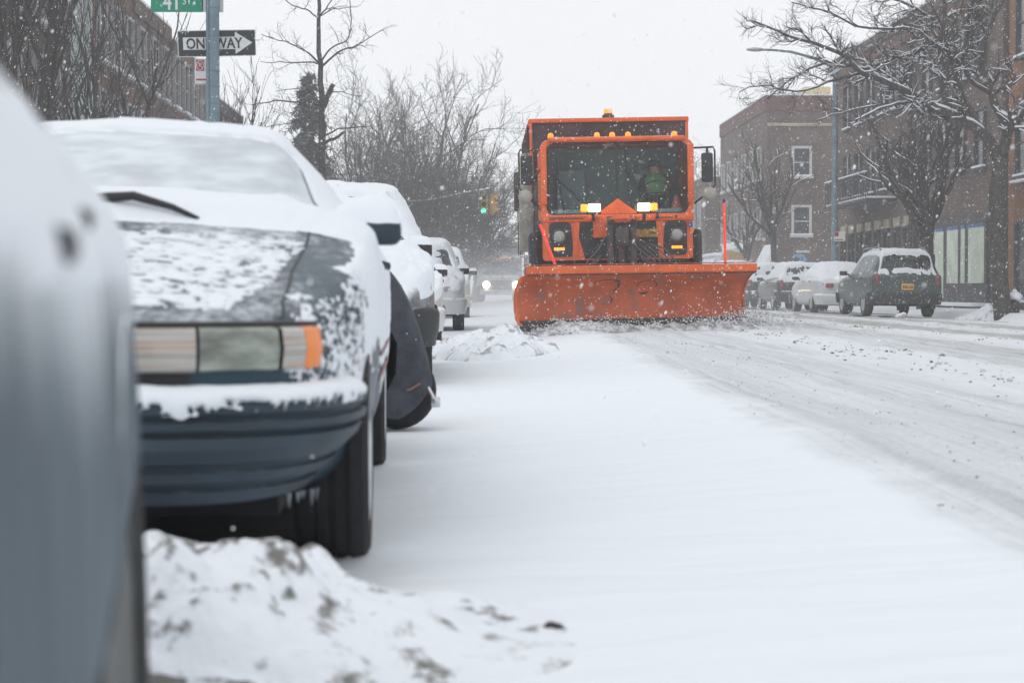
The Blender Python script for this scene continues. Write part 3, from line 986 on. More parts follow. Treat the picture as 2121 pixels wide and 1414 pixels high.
        q = MB(); q.rbox(-.17, .17, -.06, .06, -.07, .07, .03, M=T(sg * .62, 4.82, .73) @ RZ(-sg * 24)); q.build('tail_light', M_RED_LENS, root, sm=50)
    pb = [(0, 4.86), (.45, 4.85), (.68, 4.80), (.80, 4.70), (.86, 4.58), (.885, 4.4)]
    rb = MB().grid(sweep([(x, -y) for x, y in pb], [(-.06, .27), (0, .28), (.04, .36), (.045, .5), (.02, .55), (-.05, .56)])).build('rear_bumper', M_NAVY_PLAIN, root, sm=60)
    for v in rb.data.vertices: v.co.y = -v.co.y
    rb.data.flip_normals()
    b = MB()
    b.tube([(.04, 1.44, 1.03), (.16, 1.40, 1.035), (.28, 1.38, 1.0), (.36, 1.37, .965)], [.016, .014, .010, .006], 8)
    b.tube([(.04, 1.44, 1.03), (-.35, 1.5, 1.04)], .010, 6)
    b.build('wiper', M_BLACK, root, sm=60)
    # icicles
    b = MB()
    for x, y, l in ((.71, .17, .035), (.73, .19, .025), (.76, .25, .04), (.77, .28, .03), (.74, .22, .018)):
        b.tube([(x, y, .262), (x, y, .262 - l)], [.007, .001], 6)
    b.build('icicles', M_GLASS_F, root, sm=60)

    def thick(Y, A, P, Z):
        aa = np.abs(A)
        n3 = nz(P, (4, 4, 4), 1); n9 = nz(P, (16, 9, 16), 4); nf = nz(P, 34, 8, 3)
        cab = smooth(1.30, 1.46, Y + .05 * n3) * smooth(4.83, 4.75, Y)
        bank = .04 * np.exp(-((Y - 1.50) / .11) ** 2)
        t = cab * (.010 + bank + .008 * smooth(2.05, 2.25, Y) * (aa < 2.4) + .005 * n9)
        pane = smooth(1.64, 1.74, Y + .03 * n3) * smooth(2.15, 2.08, Y) * smooth(1.95, 1.7, aa + .2 * n3)
        t = t * (1 - pane) - .012 * pane
        # shoulders of the wings and the doors
        side = smooth(2.45, 2.95, aa + .35 * n3) * smooth(.78, 1.0, Y + .12 * n3)
        low = smooth(5.2, 4.6, aa + .6 * n3 + .5 * n9)
        t = np.where(aa > 2.3, np.maximum(t * smooth(4.2, 3.0, aa), side * low * (.012 + .006 * n3 + .006 * n9)), t)
        t = t + .003 * nf * (t > .004)
        # narrow bare lines where the glass ends
        ln = np.exp(-((Y - 2.155 + .012 * n3) / .008) ** 2) * smooth(1.9, 1.5, aa) * smooth(-.35, .1, n3 + .25)
        ln = ln + np.exp(-((aa - 1.9 + .15 * n3) / .05) ** 2) * smooth(1.72, 1.8, Y) * smooth(2.12, 2.05, Y) * smooth(-.3, .2, n3 + .1)
        return t - .06 * np.clip(ln, 0, 1)
    sh.snow(1.0 - .25, 4.82, 5.6, thick, (230, 150)).build('snow_cover', M_SNOW_FINE, root, sm=180)
    def specks(Y, A, P, Z):
        aa = np.abs(A)
        n1 = nz(P, (75, 42, 52), 31, 4); n2 = nz(P, 6, 33)
        zone = smooth(2.9, 3.3, aa + .5 * n2) * smooth(5.3, 4.9, aa) * smooth(.16, .24, Y) * smooth(.95, .75, Y)
        return np.where(zone * (n1 + .35 * n2 + .12 * smooth(.3, .9, Y)) > .07, .0045, -.01)
    sh.snow(.14, 1.08, 5.4, specks, (150, 420)).build('snow_specks', M_SNOW_FINE, root, sm=180)
    def hood(Y, A, P, Z):
        aa = np.abs(A)
        n1 = nz(P, (26, 40, 26), 41, 5); n2 = nz(P, (5, 7, 5), 43)
        zone = smooth(.17, .38, Y + .05 * n2) * smooth(1.24, 1.10, Y + .05 * n2) * smooth(1.75, 1.25, aa + .25 * n2)
        return np.where(zone * (.62 + n1 + .5 * n2) > .34, .0035 + .002 * n1, -.01)
    sh.snow(.15, 1.30, 1.9, hood, (230, 260)).build('hood_snow', M_SNOW_FINE, root, sm=180)
    return root
dark_sedan()

# ------------------------------------------------------------------ the silver car close by
M_SILVER = mat('silver_paint_frosted', (.085, .118, .145), .6, metal=.0, spec=.25, var=.35, vscale=9, scale=(1, 2, .18), snow=(.45, 1.25, .9, 12, .48, .92, 1.25))
M_RIM_DARK = mat('rim_grimy', (.07, .075, .072), .6, var=.4, vscale=8)
def silver_car():
    root = thing('parked_sedan', 'silver car with frosted flank and rear wheel, close to the camera', 'car', (-.832, -1.98, G(-1.1)), R(5.5), FL)
    tw = lambda y, w: min(w, float(np.interp(y, [2.9, 3.3, 3.6, 3.9, 4.11, 4.3, 4.62, 4.85], [.905, .893, .876, .862, .85, .82, .73, .6])))
    st = [(y, tw(y, w), zb, zs * .935, ws * (.95 if 1.5 < y < 3.6 else 1), zt * .965) for y, w, zb, zs, ws, zt in SEDAN]
    st = [(y, w, zb, zs, min(ws, w - .1), zt) for y, w, zb, zs, ws, zt in st]
    sh = Shell(st, .07)
    bo = sh.body(110).build('body', [M_SILVER, M_BLACK], root, sm=50)
    cut_arches(bo, [(sx * .58, sx * 1.0, y, .32, .385) for sx in (-1, 1) for y in (.95, 3.72)])
    for sx in (-1, 1):
        for y in (.95, 3.72):
            wheel(root, sx * (.765 if y < 2 else .762), y, .33, .205, M_RIM_DARK, sx)
            q = MB()
            pts = []
            for k in range(25):
                th = R(-8 + 196 * k / 24)
                yy, zz = y + .40 * math.cos(th), .32 + .40 * math.sin(th)
                pts.append((yy, zz))
            rows = []
            for (yy, zz), k in zip(pts, range(25)):
                # find the skin at this height
                aa = np.linspace(2.5, 7.2, 60)
                pp = sh(np.full(60, yy), aa)
                i = int(np.argmin(np.abs(pp[:, 2] - zz)))
                rows.append((sx * (pp[i, 0] - .006), yy, zz))
            q.tube(rows, .009, 8)
            q.build('arch_lip', M_SILVER, root, sm=60)
    sh.patch((1.52, 1.60), (2.16, 2.12), -1.85, 1.85, .004, (14, 14)).build('windshield', M_GLASS_D, root, sm=180)
    for sg in (-1, 1):
        for q0, q1 in (((1.74, 2.24), (2.6, 2.6)), ((2.68, 2.68), (3.55, 3.38))):
            sh.patch(q0, q1, sg * 2.86, sg * 2.08, .004, (10, 8)).build('side_window', M_GLASS_F, root, sm=180)
        b = MB()
        seam(sh, b, [(2.62, sg * 3.0), (2.62, sg * 6.8)], .008)
        seam(sh, b, [(3.42, sg * 3.0), (3.36, sg * 4.8)], .008)
        b.build('door_seams', M_BLACK, root, sm=0)
        for yy, zz, s in ((2.98, .775, 1.0), (3.25, .80, .8)):
            aa = np.linspace(2.2, 5.5, 80); pp = sh(np.full(80, yy), aa)
            i = int(np.argmin(np.abs(pp[:, 2] - zz)))
            p = pp[i] * np.array([sg, 1, 1])
            b = MB(); b.rbox(p[0] - .008, p[0] + .008, yy - .022 * s, yy + .022 * s, zz - .011 * s, zz + .011 * s, .006)
            b.build('door_handle' if s == 1 else 'door_lock', M_BLACK, root, sm=40)
        mirror_pod(root, sg * .79, 1.66, .87, sg, M_BLACK, (.2, .11, .10))
    pb = [(0, 4.86), (.4, 4.85), (.56, 4.80), (.65, 4.70), (.70, 4.58), (.75, 4.4)]
    rb = MB().grid(sweep([(x, -y) for x, y in pb], [(-.06, .27), (0, .28), (.04, .36), (.045, .5), (.02, .55), (-.05, .56)])).build('rear_bumper', M_SILVER, root, sm=60)
    for v in rb.data.vertices: v.co.y = -v.co.y
    rb.data.flip_normals()
    def thick(Y, A, P, Z):
        aa = np.abs(A)
        n3 = nz(P, 4, 21); n9 = nz(P, 14, 24)
        e = smooth(4.7, 3.2, aa + .25 * n3)
        return e * (.006 + .003 * n3 + .001 * n9) * smooth(.1, .3, Y) * smooth(4.83, 4.7, Y) - .002
    sh.snow(.05, 4.83, 4.8, thick, (150, 110)).build('snow_cover', M_SNOW_FINE, root, sm=180)
silver_car()

# ------------------------------------------------------------------ motorcycle under its cover
def moto():
    root = thing('covered_motorcycle', 'motorcycle under a dark cloth cover parked behind the dark sedan', 'motorcycle', (-.36, 10.1, G(-.4)), R(0))
    M_TARP = mat('cover_cloth', (.042, .048, .062), .85, var=.35, vscale=9, bump=.25, bscale=26, snow=(.75, 1.3, .8, 30))
    xs = np.linspace(.195, -1.7, 64)
    xk = [-1.7, -1.5, -1.1, -.75, -.45, -.2, -.08, 0, .08, .15, .185, .195]
    top = [.62, .92, 1.12, .98, .98, .93, .885, .80, .645, .43, .30, .24]
    lowk = [.45, .34, .30, .28, .24, .14, .08, .06, .10, .17, .22, .23]
    wdk = [.10, .22, .34, .24, .24, .23, .22, .21, .19, .16, .09, .02]
    P = []
    for x in xs:
        zt, zl, hw = pchip(xk, top, np.array([x]))[0], pchip(xk, lowk, np.array([x]))[0], pchip(xk, wdk, np.array([x]))[0]
        row = []
        for j in range(41):
            t = j / 40 * 2 - 1
            a = abs(t)
            yy = hw * (math.copysign(1, t)) * min(1, (1 - (1 - min(1, a / .55)) ** 2) ** .5 if a < .55 else 1) * (1 + .12 * max(0, a - .5))
            zz = zt if a < .02 else zt - (zt - zl) * (max(0, a - .12) / .88) ** 1.15
            fold = .02 * math.sin(x * 17 + zz * 5) * a + .02 * mnoise.noise(Vector((x * 6, t * 2, zz * 3)))
            row.append((x, yy + math.copysign(fold, t) if a > .05 else yy, zz - .01 * abs(fold) * 20 * a * .3))
        P.append(row)
    MB().grid(P).build('cover', M_TARP, root, sm=180)
    for x in (-.0, -1.36):
        M = T(x, 0, .205) @ RX(90)
        t = MB().lathe([(.12, -.06), (.17, -.07), (.20, -.05), (.213, 0), (.20, .05), (.17, .07), (.12, .06)], 36, M, close=True).build('wheel', M_TYRE, root, sm=50)
        MB().lathe([(.12, -.03), (.13, 0), (.12, .03), (.09, .02), (.09, -.02)], 30, M, close=True).build('rim', M_STEEL, t, sm=50)
    b = MB()
    b.rbox(-.35, -1.1, -.12, .12, .25, .6, .05); b.tube([(-1.36, 0, .3), (-1.1, 0, .9)], .03, 8); b.tube([(-.3, 0, .4), (0, 0, .295)], .025, 8)
    b.build('frame', M_BLACK, root, sm=40)
    b = MB()
    b.tube([(.17, -.12, .22), (.20, -.13, .165)], .012, 8); b.rbox(.185, .235, -.16, -.10, .12, .175, .008, M=None)
    b.tube([(.13, -.13, .27), (.17, -.12, .22)], .01, 8)
    b.build('lock', M_CHROME, root, sm=40)
    b = MB()
    b.tube([(.02, -.2, .205), (.08, -.21, .22), (.13, -.18, .25)], .006, 6)
    b.build('tie_cord', M_TRIM_RED, root, sm=40)
moto()

# ------------------------------------------------------------------ snow piles beside the row
snow_pile('snow_pile', 'dirty snow pile at the foot of the dark sedan, nearest the camera', -.50, 3.84, .78, .58, .25, 4.2, M_SNOW_DIRT, (230, 170), .5, crest=([-1.3, -.9, -.5, -.36, -.27, -.17, .04, .2, .4], [.27, .27, .265, .225, .16, .11, .06, .03, .01]))
snow_pile('snow_pile', 'lumpy grey and white snow pile in front of the plough, past the motorcycle', .30, 21.2, .78, 2.3, .24, 9.1, M_SNOW_DIRT2, (120, 150), .6)

def chunks():
    par = [o for o in COL.objects if o.name == 'snow_pile'][0]
    b = MB(); r = random.Random(12)
    for i in range(46):
        x = r.uniform(-.9, -.02); y = 3.30 + .28 * (x + .9) / 1.1 + r.gauss(0, .05)
        s = r.uniform(.008, .032) * (1.3 if x < -.2 else .8)
        b.ball((x, y, G(x) + s * .5), s, 2, sc=(r.uniform(.8, 1.5), 1, r.uniform(.6, 1)), jit=.7, seed=i)
    o = b.build('chunks', M_SNOW_DIRT2, par, sm=60, fix=False)
    o['kind'] = 'stuff'
chunks()
# ------------------------------------------------------------------ the snow plough truck
OR = (.70, .108, .006)
M_OR = mat('orange_paint', OR, .42, coat=.2, var=.14, vscale=3, dirt=((.23, .06, .035), .6, .78, 6), snow=(.8, 1.5, .8, 14))
M_OR_DULL = mat('orange_paint_dull', (.33, .06, .022), .6, var=.3, vscale=4, dirt=((.10, .06, .05), .5, .72, 5))
M_BLADE = mat('blade_orange', (.50, .088, .012), .5, var=.22, vscale=2.2, dirt=((.19, .12, .11), .53, .68, 3.0))
M_HOPPER = mat('hopper_shaded', (.055, .03, .032), .7, var=.5, vscale=2.5, dirt=((.16, .04, .03), .56, .7, 3))  # shadow on the hopper put into its dark colour
M_BLK = mat('grimy_black', (.02, .021, .024), .6, var=.4, vscale=6)
M_GRIME = mat('grimy_steel', (.06, .05, .05), .6, var=.5, vscale=8, dirt=((.25, .07, .03), .55, .7, 7))
M_TANK = mat('pale_tank', (.30, .29, .25), .55, var=.25, vscale=5)
M_LIT = mat('lamp_lit_white', (1, .86, .55), .3, emit=6, ecol=(1, .78, .34))
M_LIT_AMB = mat('lamp_lit_amber', (1, .35, .02), .3, emit=1.3, ecol=(1, .33, .02))
M_AMB_ROOF = mat('lamp_roof_amber', (.95, .3, .02), .3, emit=.7, ecol=(1, .32, .02))
M_WINDOW = bpy.data.materials.new('tinted_glass')
M_WINDOW.use_nodes = True
_b = M_WINDOW.node_tree.nodes['Principled BSDF']
_b.inputs['Base Color'].default_value = (.80, .90, .91, 1)
_b.inputs['Transmission Weight'].default_value = 1
_b.inputs['Roughness'].default_value = .03
_b.inputs['IOR'].default_value = 1.02
_b.inputs['Specular IOR Level'].default_value = .5
_b.inputs['Coat Weight'].default_value = .55
_b.inputs['Coat Roughness'].default_value = .12
M_FLUO = mat('orange_red_rod', (.85, .05, .03), .4, emit=.25, ecol=(1, .06, .03))

def rrect(x0, x1, z0, z1, r, n=8):
    p = []
    for cx, cz, a in ((x1 - r, z1 - r, 0), (x0 + r, z1 - r, 90), (x0 + r, z0 + r, 180), (x1 - r, z0 + r, 270)):
        for k in range(n + 1):
            th = R(a + 90 * k / n)
            p.append((cx + r * math.cos(th), cz + r * math.sin(th)))
    return p

def resample(poly, c, n):
    """points of a closed outline at n even angles round c"""
    out = []
    pl = [Vector((p[0] - c[0], p[1] - c[1])) for p in poly]
    for k in range(n):
        th = 2 * math.pi * k / n
        d = Vector((math.cos(th), math.sin(th)))
        best = None
        for i in range(len(pl)):
            a, b = pl[i], pl[(i + 1) % len(pl)]
            e = b - a
            den = d.x * e.y - d.y * e.x
            if abs(den) < 1e-9: continue
            t = (a.x * e.y - a.y * e.x) / den
            s = (a.x * d.y - a.y * d.x) / den
            if t > 0 and -1e-6 <= s <= 1 + 1e-6 and (best is None or t > best): best = t
        out.append((c[0] + d.x * best, c[1] + d.y * best))
    return out

def truck():
    gz = G(2.43)
    root = thing('snow_plough_truck', 'orange snow plough truck with lit lamps driving towards the camera', 'truck', (2.455, 29.2, gz), R(-.6))
    root.rotation_euler[1] = R(-1.0)
    # --- cab shell
    c0 = (0, 2.32); n = 160
    outer = resample(rrect(-1.20, 1.20, 1.66, 2.955, .13), c0, n)
    def win(gr):
        p = rrect(-1.075 - gr, 1.075 + gr, 1.79 - gr, 2.865 + gr, .12 + gr)
        # notch of the nose: a triangle rising into the bottom edge
        i = max(range(len(p)), key=lambda k: (p[k][0] < -.4) * 10 - abs(p[k][1] - 1.79 + gr) - 0 * k)
        q = []
        for a in p: q.append(a)
        # bottom edge runs between corner 3 (left bottom) and corner 4 (right bottom)
        m = 9
        q = p[:3 * m] + [(-.335 + gr * .4, 1.79 - gr), (0.0, 2.03 - gr * 1.3), (.335 - gr * .4, 1.79 - gr)] + p[3 * m:]
        return q
    inner = resample(win(.045), c0, n)
    glassp = resample(win(.0), c0, n)
    b = MB()
    rows = [[(x, .0 + .05 * 0, z) for x, z in inner],
            [(x * .5 + xo * .5, -.012, z * .5 + zo * .5) for (x, z), (xo, zo) in zip(inner, outer)],
            [(x * .992, .0, c0[1] + (z - c0[1]) * .992) for x, z in outer],
            [(x, .03, z) for x, z in outer], [(x, 1.62, z) for x, z in outer], [(x * .96, 1.66, c0[1] + (z - c0[1]) * .96) for x, z in outer]]
    b.grid(rows, closed=True)
    nb = len(rows) - 1
    b.f.append(tuple(nb * n + k for k in range(n))); b.m.append(0)
    cab = b.build('cab', M_OR, root, sm=40)
    # visor brow along the roof
    b = MB(); b.rbox(-1.08, 1.08, -.09, .3, 2.905, 2.985, .035); b.build('roof_brow', M_OR, root, sm=50)
    # gasket and panes
    b = MB()
    b.grid([[(x, -.006, z) for x, z in inner], [(x, -.014, z) for x, z in glassp], [(x, .02, z) for x, z in glassp]], closed=True)
    b.rbox(-.018, .018, -.012, .02, 2.02, 2.87, .006)
    b.build('gasket', M_BLK, root, sm=40)
    for sg in (-1, 1):
        pl = [(x, z) for x, z in glassp if x * sg > .018]
        cen = [(sg * .018, 2.87), (sg * .018, 2.02)]
        pts = sorted(pl, key=lambda p: math.atan2(p[1] - c0[1], sg * (p[0])))
        poly = [(sg * .018, 2.02)] + pts + [(sg * .018, 2.868)]
        m = len(poly)
        MB().add([(x, .006, z) for x, z in poly], [tuple(range(m))]).build('windshield_pane', M_WINDOW, root, sm=0)
    # --- cab interior: back wall, dash, seats
    b = MB(); b.box(-1.1, 1.1, 1.5, 1.55, 1.7, 2.9); b.rbox(-1.05, 1.05, .1, .38, 1.68, 1.86, .05)
    for sx in (-.68, .68): b.rbox(sx - .24, sx + .24, 1.1, 1.25, 1.75, 2.55, .06); b.rbox(sx - .24, sx + .24, .6, 1.2, 1.72, 1.86, .05)
    b.build('interior', mat('cab_interior', (.14, .235, .25), .8), root, sm=40)  # teal imitates the sky reflected in the windshield
    b = MB()
    b.lathe([(.22, -.012), (.235, 0), (.22, .012), (.205, 0)], 30, T(.66, .5, 2.12) @ RX(-58), close=True)
    b.tube([(.66, .5, 2.12), (.66, .3, 1.8)], .025, 8); b.box(.45, .87, .49, .51, 2.11, 2.13)
    b.build('steering_wheel', M_BLK, root, sm=50)
    # --- lower face
    b = MB()
    b.prism(rrect(-1.18, 1.18, 1.06, 1.70, .05, 4), .012, .5)
    b.rbox(-1.20, 1.20, -.028, .06, 1.655, 1.775, .025)
    face = b.build('lower_face', M_OR, root, sm=40)
    b = MB(); b.prism([(-.52, 1.08), (.64, 1.08), (.70, 1.655), (-.68, 1.655)], .004, .05); b.build('radiator_opening', M_BLK, root, sm=0)
    b = MB(); b.prism([(-.33, 1.775), (.33, 1.775), (.0, 2.02)], -.03, .02); b.build('nose_triangle', M_OR, root, sm=0)
    for sg, xo in ((-1, 0), (1, .0)):
        x0 = .925 * sg
        b = MB()
        po = rrect(min(sg * .70, sg * 1.085), max(sg * .70, sg * 1.085), 1.115, 1.655, .07, 5)
        b.prism([(x - (.04 * sg * ((z - 1.1) / .55) if abs(x) < .9 else 0) * -1, z) for x, z in po], -.006, .03)
        hb = b.build('lamp_panel', M_BLK, root, sm=40)
        b = MB()
        b.lathe([(.115, -.02), (.125, .0), (.115, .02), (.10, .02), (.10, -.02)], 32, T(x0, -.02, 1.435) @ RX(90), close=True)
        b.build('lamp_ring', M_GRIME, hb, sm=50)
        MB().lathe([(.10, .0), (.09, .02), (.05, .034), (.001, .038)], 32, T(x0, -.012, 1.435) @ RX(90)).build('headlight', mat_head, hb, sm=60)
        b = MB()
        for k in range(4): b.rbox(x0 - .085 + k * .043, x0 - .047 + k * .043, -.03, .0, 1.215, 1.262, .008)
        b.build('amber_flasher', M_LIT_AMB, hb, sm=40)
        b = MB()
        b.rbox(sg * 1.165 - .03, sg * 1.165 + .03, -.0, .12, 1.46, 1.55, .01)
        b.build('side_marker', M_AMBER_LENS, root, sm=40)
        # sloping orange posts beside the lamp panels
        b = MB()
        b.prism([(sg * .69, 1.655), (sg * .60, 1.655), (sg * .645, 1.09), (sg * .72, 1.09)][::sg], -.012, .03)
        b.prism([(sg * 1.1, 1.10), (sg * .64, 1.10), (sg * .64, 1.06), (sg * 1.1, 1.06)][::sg], -.012, .03)
        b.build('face_post', M_OR, root, sm=0)
        # pillar strips
        b = MB(); b.rbox(sg * 1.155 - .05, sg * 1.155 + .05, -.045, .02, 1.93, 2.86, .015); b.build('pillar_trim', M_OR, root, sm=40)
    # vents, latch, plate, sticker
    b = MB(); b.rbox(-1.08, -.55, -.04, -.02, 1.70, 1.712, .004); b.rbox(-1.08, -.5, -.045, -.02, 1.73, 1.736, .002); b.rbox(.66, .86, -.038, -.02, 1.70, 1.715, .004); b.rbox(.90, .93, -.04, -.02, 1.69, 1.74, .004)
    b.tube([(.62, -.04, 1.69), (.62, -.04, 1.79)], [.035, .012], 10)
    b.build('vent_trim', M_BLK, root, sm=40)
    b = MB(); b.rbox(.24, .62, -.05, -.03, 1.40, 1.53, .012)
    pl = b.build('plough_plate', mat('worn_yellow', (.42, .22, .03), .6, var=.3, vscale=8, dirt=((.06, .05, .05), .52, .66, 9)), root, sm=40)
    b = MB(); b.rbox(1.10, 1.17, -.034, -.02, 1.555, 1.62, .004); b.build('sticker', mat('blue_sticker', (.02, .10, .30), .5), root, sm=0)
    # wipers
    for x0, x1, z1, x2 in ((-.42, -.95, 2.34, -.90), (.52, .12, 2.45, .14)):
        b = MB()
        b.tube([(x0, -.05, 1.80), (x1, -.03, z1)], .011, 6); b.tube([(x0 + .06, -.05, 1.80), (x1 + .05, -.03, z1 - .03)], .008, 6)
        b.tube([(x1 + .01, -.022, z1 + .42 * .8), (x1 + .03, -.02, z1 - .02), (x2 + .06, -.022, z1 - .5)], .012, 6)
        b.build('wiper', M_BLK, root, sm=50)
    # orange cone and papers on the dashboard
    b = MB(); b.lathe([(.09, 0), (.03, .19), (.02, .20)], 18, T(.95, .25, 1.86)); b.build('dashboard_cone', M_OR_DULL, root, sm=50)
    # roof lamps, beacon
    for x in (-1.03, -.30, -.06, .19, .92):
        b = MB(); b.lathe([(.045, 0), (.05, .02), (.04, .07), (.02, .085), (.001, .088)], 16, T(x, .12, 2.98))
        b.build('roof_lamp', M_AMB_ROOF, root, sm=60)
    # --- hopper
    b = MB()
    y0, y1, zt = 1.75, 6.6, 3.42
    sec = [(-.55, 1.35), (-1.24, 2.1), (-1.27, zt), (1.27, zt), (1.24, 2.1), (.55, 1.35)]
    vs = [(x, y0, z) for x, z in sec] + [(x, y1, z) for x, z in sec]
    b.add(vs, [tuple(range(6)), tuple(range(11, 5, -1))] + [(i, i + 6, (i + 1) % 6 + 6, (i + 1) % 6) for i in range(6)])
    for yy in (2.4, 3.4, 4.4, 5.4, 6.3):
        for sg in (-1, 1): b.rbox(sg * 1.30 - .05, sg * 1.30 + .05, yy, yy + .1, 1.9, zt - .02, .01)
    b.build('hopper', M_HOPPER, root, sm=0)
    b = MB()
    b.rbox(-1.32, 1.32, y0 - .05, y0 + .04, zt - .05, zt + .02, .012)
    for sg in (-1, 1): b.rbox(sg * 1.29 - .045, sg * 1.29 + .045, y0, y1, zt - .06, zt + .015, .012); b.rbox(sg * 1.30 - .022, sg * 1.30 + .022, y0 - .04, y0, 2.3, zt - .05, .008)
    b.build('hopper_rim', M_OR, root, sm=30)
    b = MB(); b.lathe([(.10, 0), (.10, .05), (.07, .06), (.07, .14), (.001, .145)], 20, T(.0, y0 + .1, zt + .02)); bc = b.build('beacon', M_GRIME, root, sm=50)
    b = MB(); b.lathe([(.073, 0), (.07, .06), (.06, .075), (.001, .08)], 20, T(.0, y0 + .1, zt + .10)); b.build('beacon_lens', M_AMB_ROOF, bc, sm=50)
    # --- chassis, tanks, left-hand gear
    b = MB(); b.rbox(-.45, .45, .3, 7.0, .75, 1.15, .03); b.tube([(-1.0, .95, .52), (1.0, .95, .52)], .07, 8); b.tube([(-1, 5.3, .52), (1, 5.3, .52)], .07, 8)
    b.rbox(-1.0, 1.0, .25, 1.6, 1.0, 1.2, .03); b.rbox(-.9, .9, .12, .35, .62, 1.0, .04)
    b.build('chassis', M_BLK, root, sm=40)
    b = MB(); b.rbox(-1.50, -1.25, 2.1, 2.6, 1.25, 2.75, .05); b.rbox(-1.47, -1.2, 2.05, 2.5, 2.45, 2.9, .06)
    b.build('side_tank', M_TANK, root, sm=40)
    b = MB()
    for k in range(4): b.tube([(-1.52 + k * .03, 2.4, 1.2), (-1.52 + k * .03, 2.4, 2.15)], .01, 6)
    b.rbox(-1.58, -1.5, 2.3, 2.7, 1.95, 2.6, .02); b.rbox(-1.25, -1.12, 1.7, 2.2, 1.0, 2.4, .03)
    b.tube([(-1.2, .15, 2.5), (-1.32, .1, 2.35), (-1.34, .1, 2.0), (-1.22, .12, 1.86)], .018, 8)
    b.build('side_pipes', M_GRIME, root, sm=40)
    for sg in (-1, 1):
        b = MB()
        pts = [(sg * 1.10, .95 + .64 * math.cos(R(a)), .53 + .62 * math.sin(R(a))) for a in range(5, 181, 12)]
        b.grid([[(p[0] - sg * .16, p[1], p[2]), (p[0] + sg * .15, p[1], p[2])] for p in pts])
        b.grid([[(p[0] - sg * .16, p[1], p[2] + .02), (p[0] + sg * .15, p[1], p[2] + .02)] for p in pts])
        b.build('mudguard', M_GRIME, root, sm=60)
        b = MB(); b.rbox(sg * 1.29 - .09, sg * 1.29 + .09, .42, 1.55, .85, 1.54, .16, seg=4); b.build('rubber_fender', M_BLK, root, sm=60)
        wheel(root, sg * 1.235, .95, .56, .30, M_GRIME, sg)
        wheel(root, sg * 1.08, 5.3, .54, .55, M_GRIME, sg)
    # --- mirrors
    for sg in (-1, 1):
        xo = 1.42 if sg > 0 else 1.42
        b = MB()
        b.tube([(sg * 1.2, .15, 2.80), (sg * (xo + .10), .02, 2.80), (sg * (xo + .12), .0, 2.74), (sg * (xo + .12), .0, 2.2), (sg * (xo + .02), .02, 2.1), (sg * 1.22, .12, 1.92)], .016, 8)
        b.tube([(sg * xo, .0, 2.8), (sg * xo, 0, 2.7)], .02, 8)
        arm = b.build('mirror_arm', M_GRIME if sg < 0 else M_BLK, root, sm=60)
        b = MB(); b.rbox(sg * xo - .09, sg * xo + .09, -.03, .05, 2.25, 2.71, .03); b.build('mirror_head', M_BLK, arm, sm=50)
        b = MB(); b.lathe([(.11, .0), (.10, .03), (.06, .06), (.001, .07)], 24, T(sg * (xo + .03), .0, 2.07) @ RX(90)); b.build('convex_mirror', M_TANK, arm, sm=60)
    # --- hitch frame and lamp bar
    b = MB()
    for x in (-.16, .20): b.rbox(x - .045, x + .045, -.55, -.42, .55, 1.72, .012)
    b.rbox(-.2, .25, -.6, -.4, 1.60, 1.70, .015); b.rbox(-.55, .65, -.5, -.3, .62, .78, .02)
    for sg in (-1, 1): b.tube([(sg * .55, -.1, .95), (sg * .12, -.9, .62)], .05, 8); b.tube([(sg * .3, -.35, 1.1), (sg * .75, -1.2, .75)], .035, 8)
    b.tube([(.02, -.5, .7), (.02, -.5, 1.6)], .055, 10); b.rbox(-.08, .12, -.62, -.5, 1.25, 1.55, .03); b.rbox(-.14, -.08, -.5, 0, 1.02, 1.1, .01); b.rbox(.1, .16, -.5, 0, 1.02, 1.1, .01)
    for i in range(5): b.tube([(.1 + .07 * i, -.45, 1.5 - .05 * i), (.25 + .1 * i, -.62, 1.22), (.5 + .08 * i, -.9, 1.0)], .013, 6)
    b.tube([(-.2, -.45, 1.45), (-.35, -.55, 1.2), (-.55, -.75, 1.0)], .016, 6)
    b.build('hitch_frame', M_GRIME, root, sm=40)
    b = MB(); b.rbox(-.40, -.15, -.20, -.1, 1.40, 1.74, .015); b.rbox(-.17, .22, -.68, -.38, 1.66, 1.70, .01)
    b.add([(-.15, -.62, 1.70), (.2, -.62, 1.70), (.14, -.66, 1.63), (-.09, -.66, 1.63)], [(0, 1, 2, 3)])
    b.build('hitch_plates', M_OR, root, sm=40)
    for sg, br in ((-1, 0), (1, 1)):
        b = MB()
        b.rbox(sg * .40 - .02, sg * .40 + .02, -.3, -.1, 1.66, 1.80, .008); b.rbox(sg * .40 - .12, sg * .40 + .12, -.32, -.24, 1.76, 1.80, .01)
        ho = b.build('lamp_bracket', M_BLK, root, sm=40)
        b = MB(); b.rbox(sg * .385 - .095, sg * .385 + .095, -.36, -.25, 1.80, 1.925, .02)
        b.build('plough_lamp', M_LIT, ho, sm=50)
        b = MB(); b.rbox(sg * .545 - .05, sg * .545 + .05, -.35, -.25, 1.805, 1.92, .015)
        b.build('turn_signal', M_LIT_AMB, ho, sm=50)
    # --- plough blade
    al = 20
    B = T(.12, -1.70, .10) @ RZ(al) @ Matrix.Scale(.87, 4, (0, 0, 1))
    prof = [(.02, -.01), (.03, .03), (-.05, .09), (-.09, .20), (-.115, .33), (-.10, .47), (-.04, .61), (.06, .72), (.20, .80), (.30, .815)]
    hw = 1.86
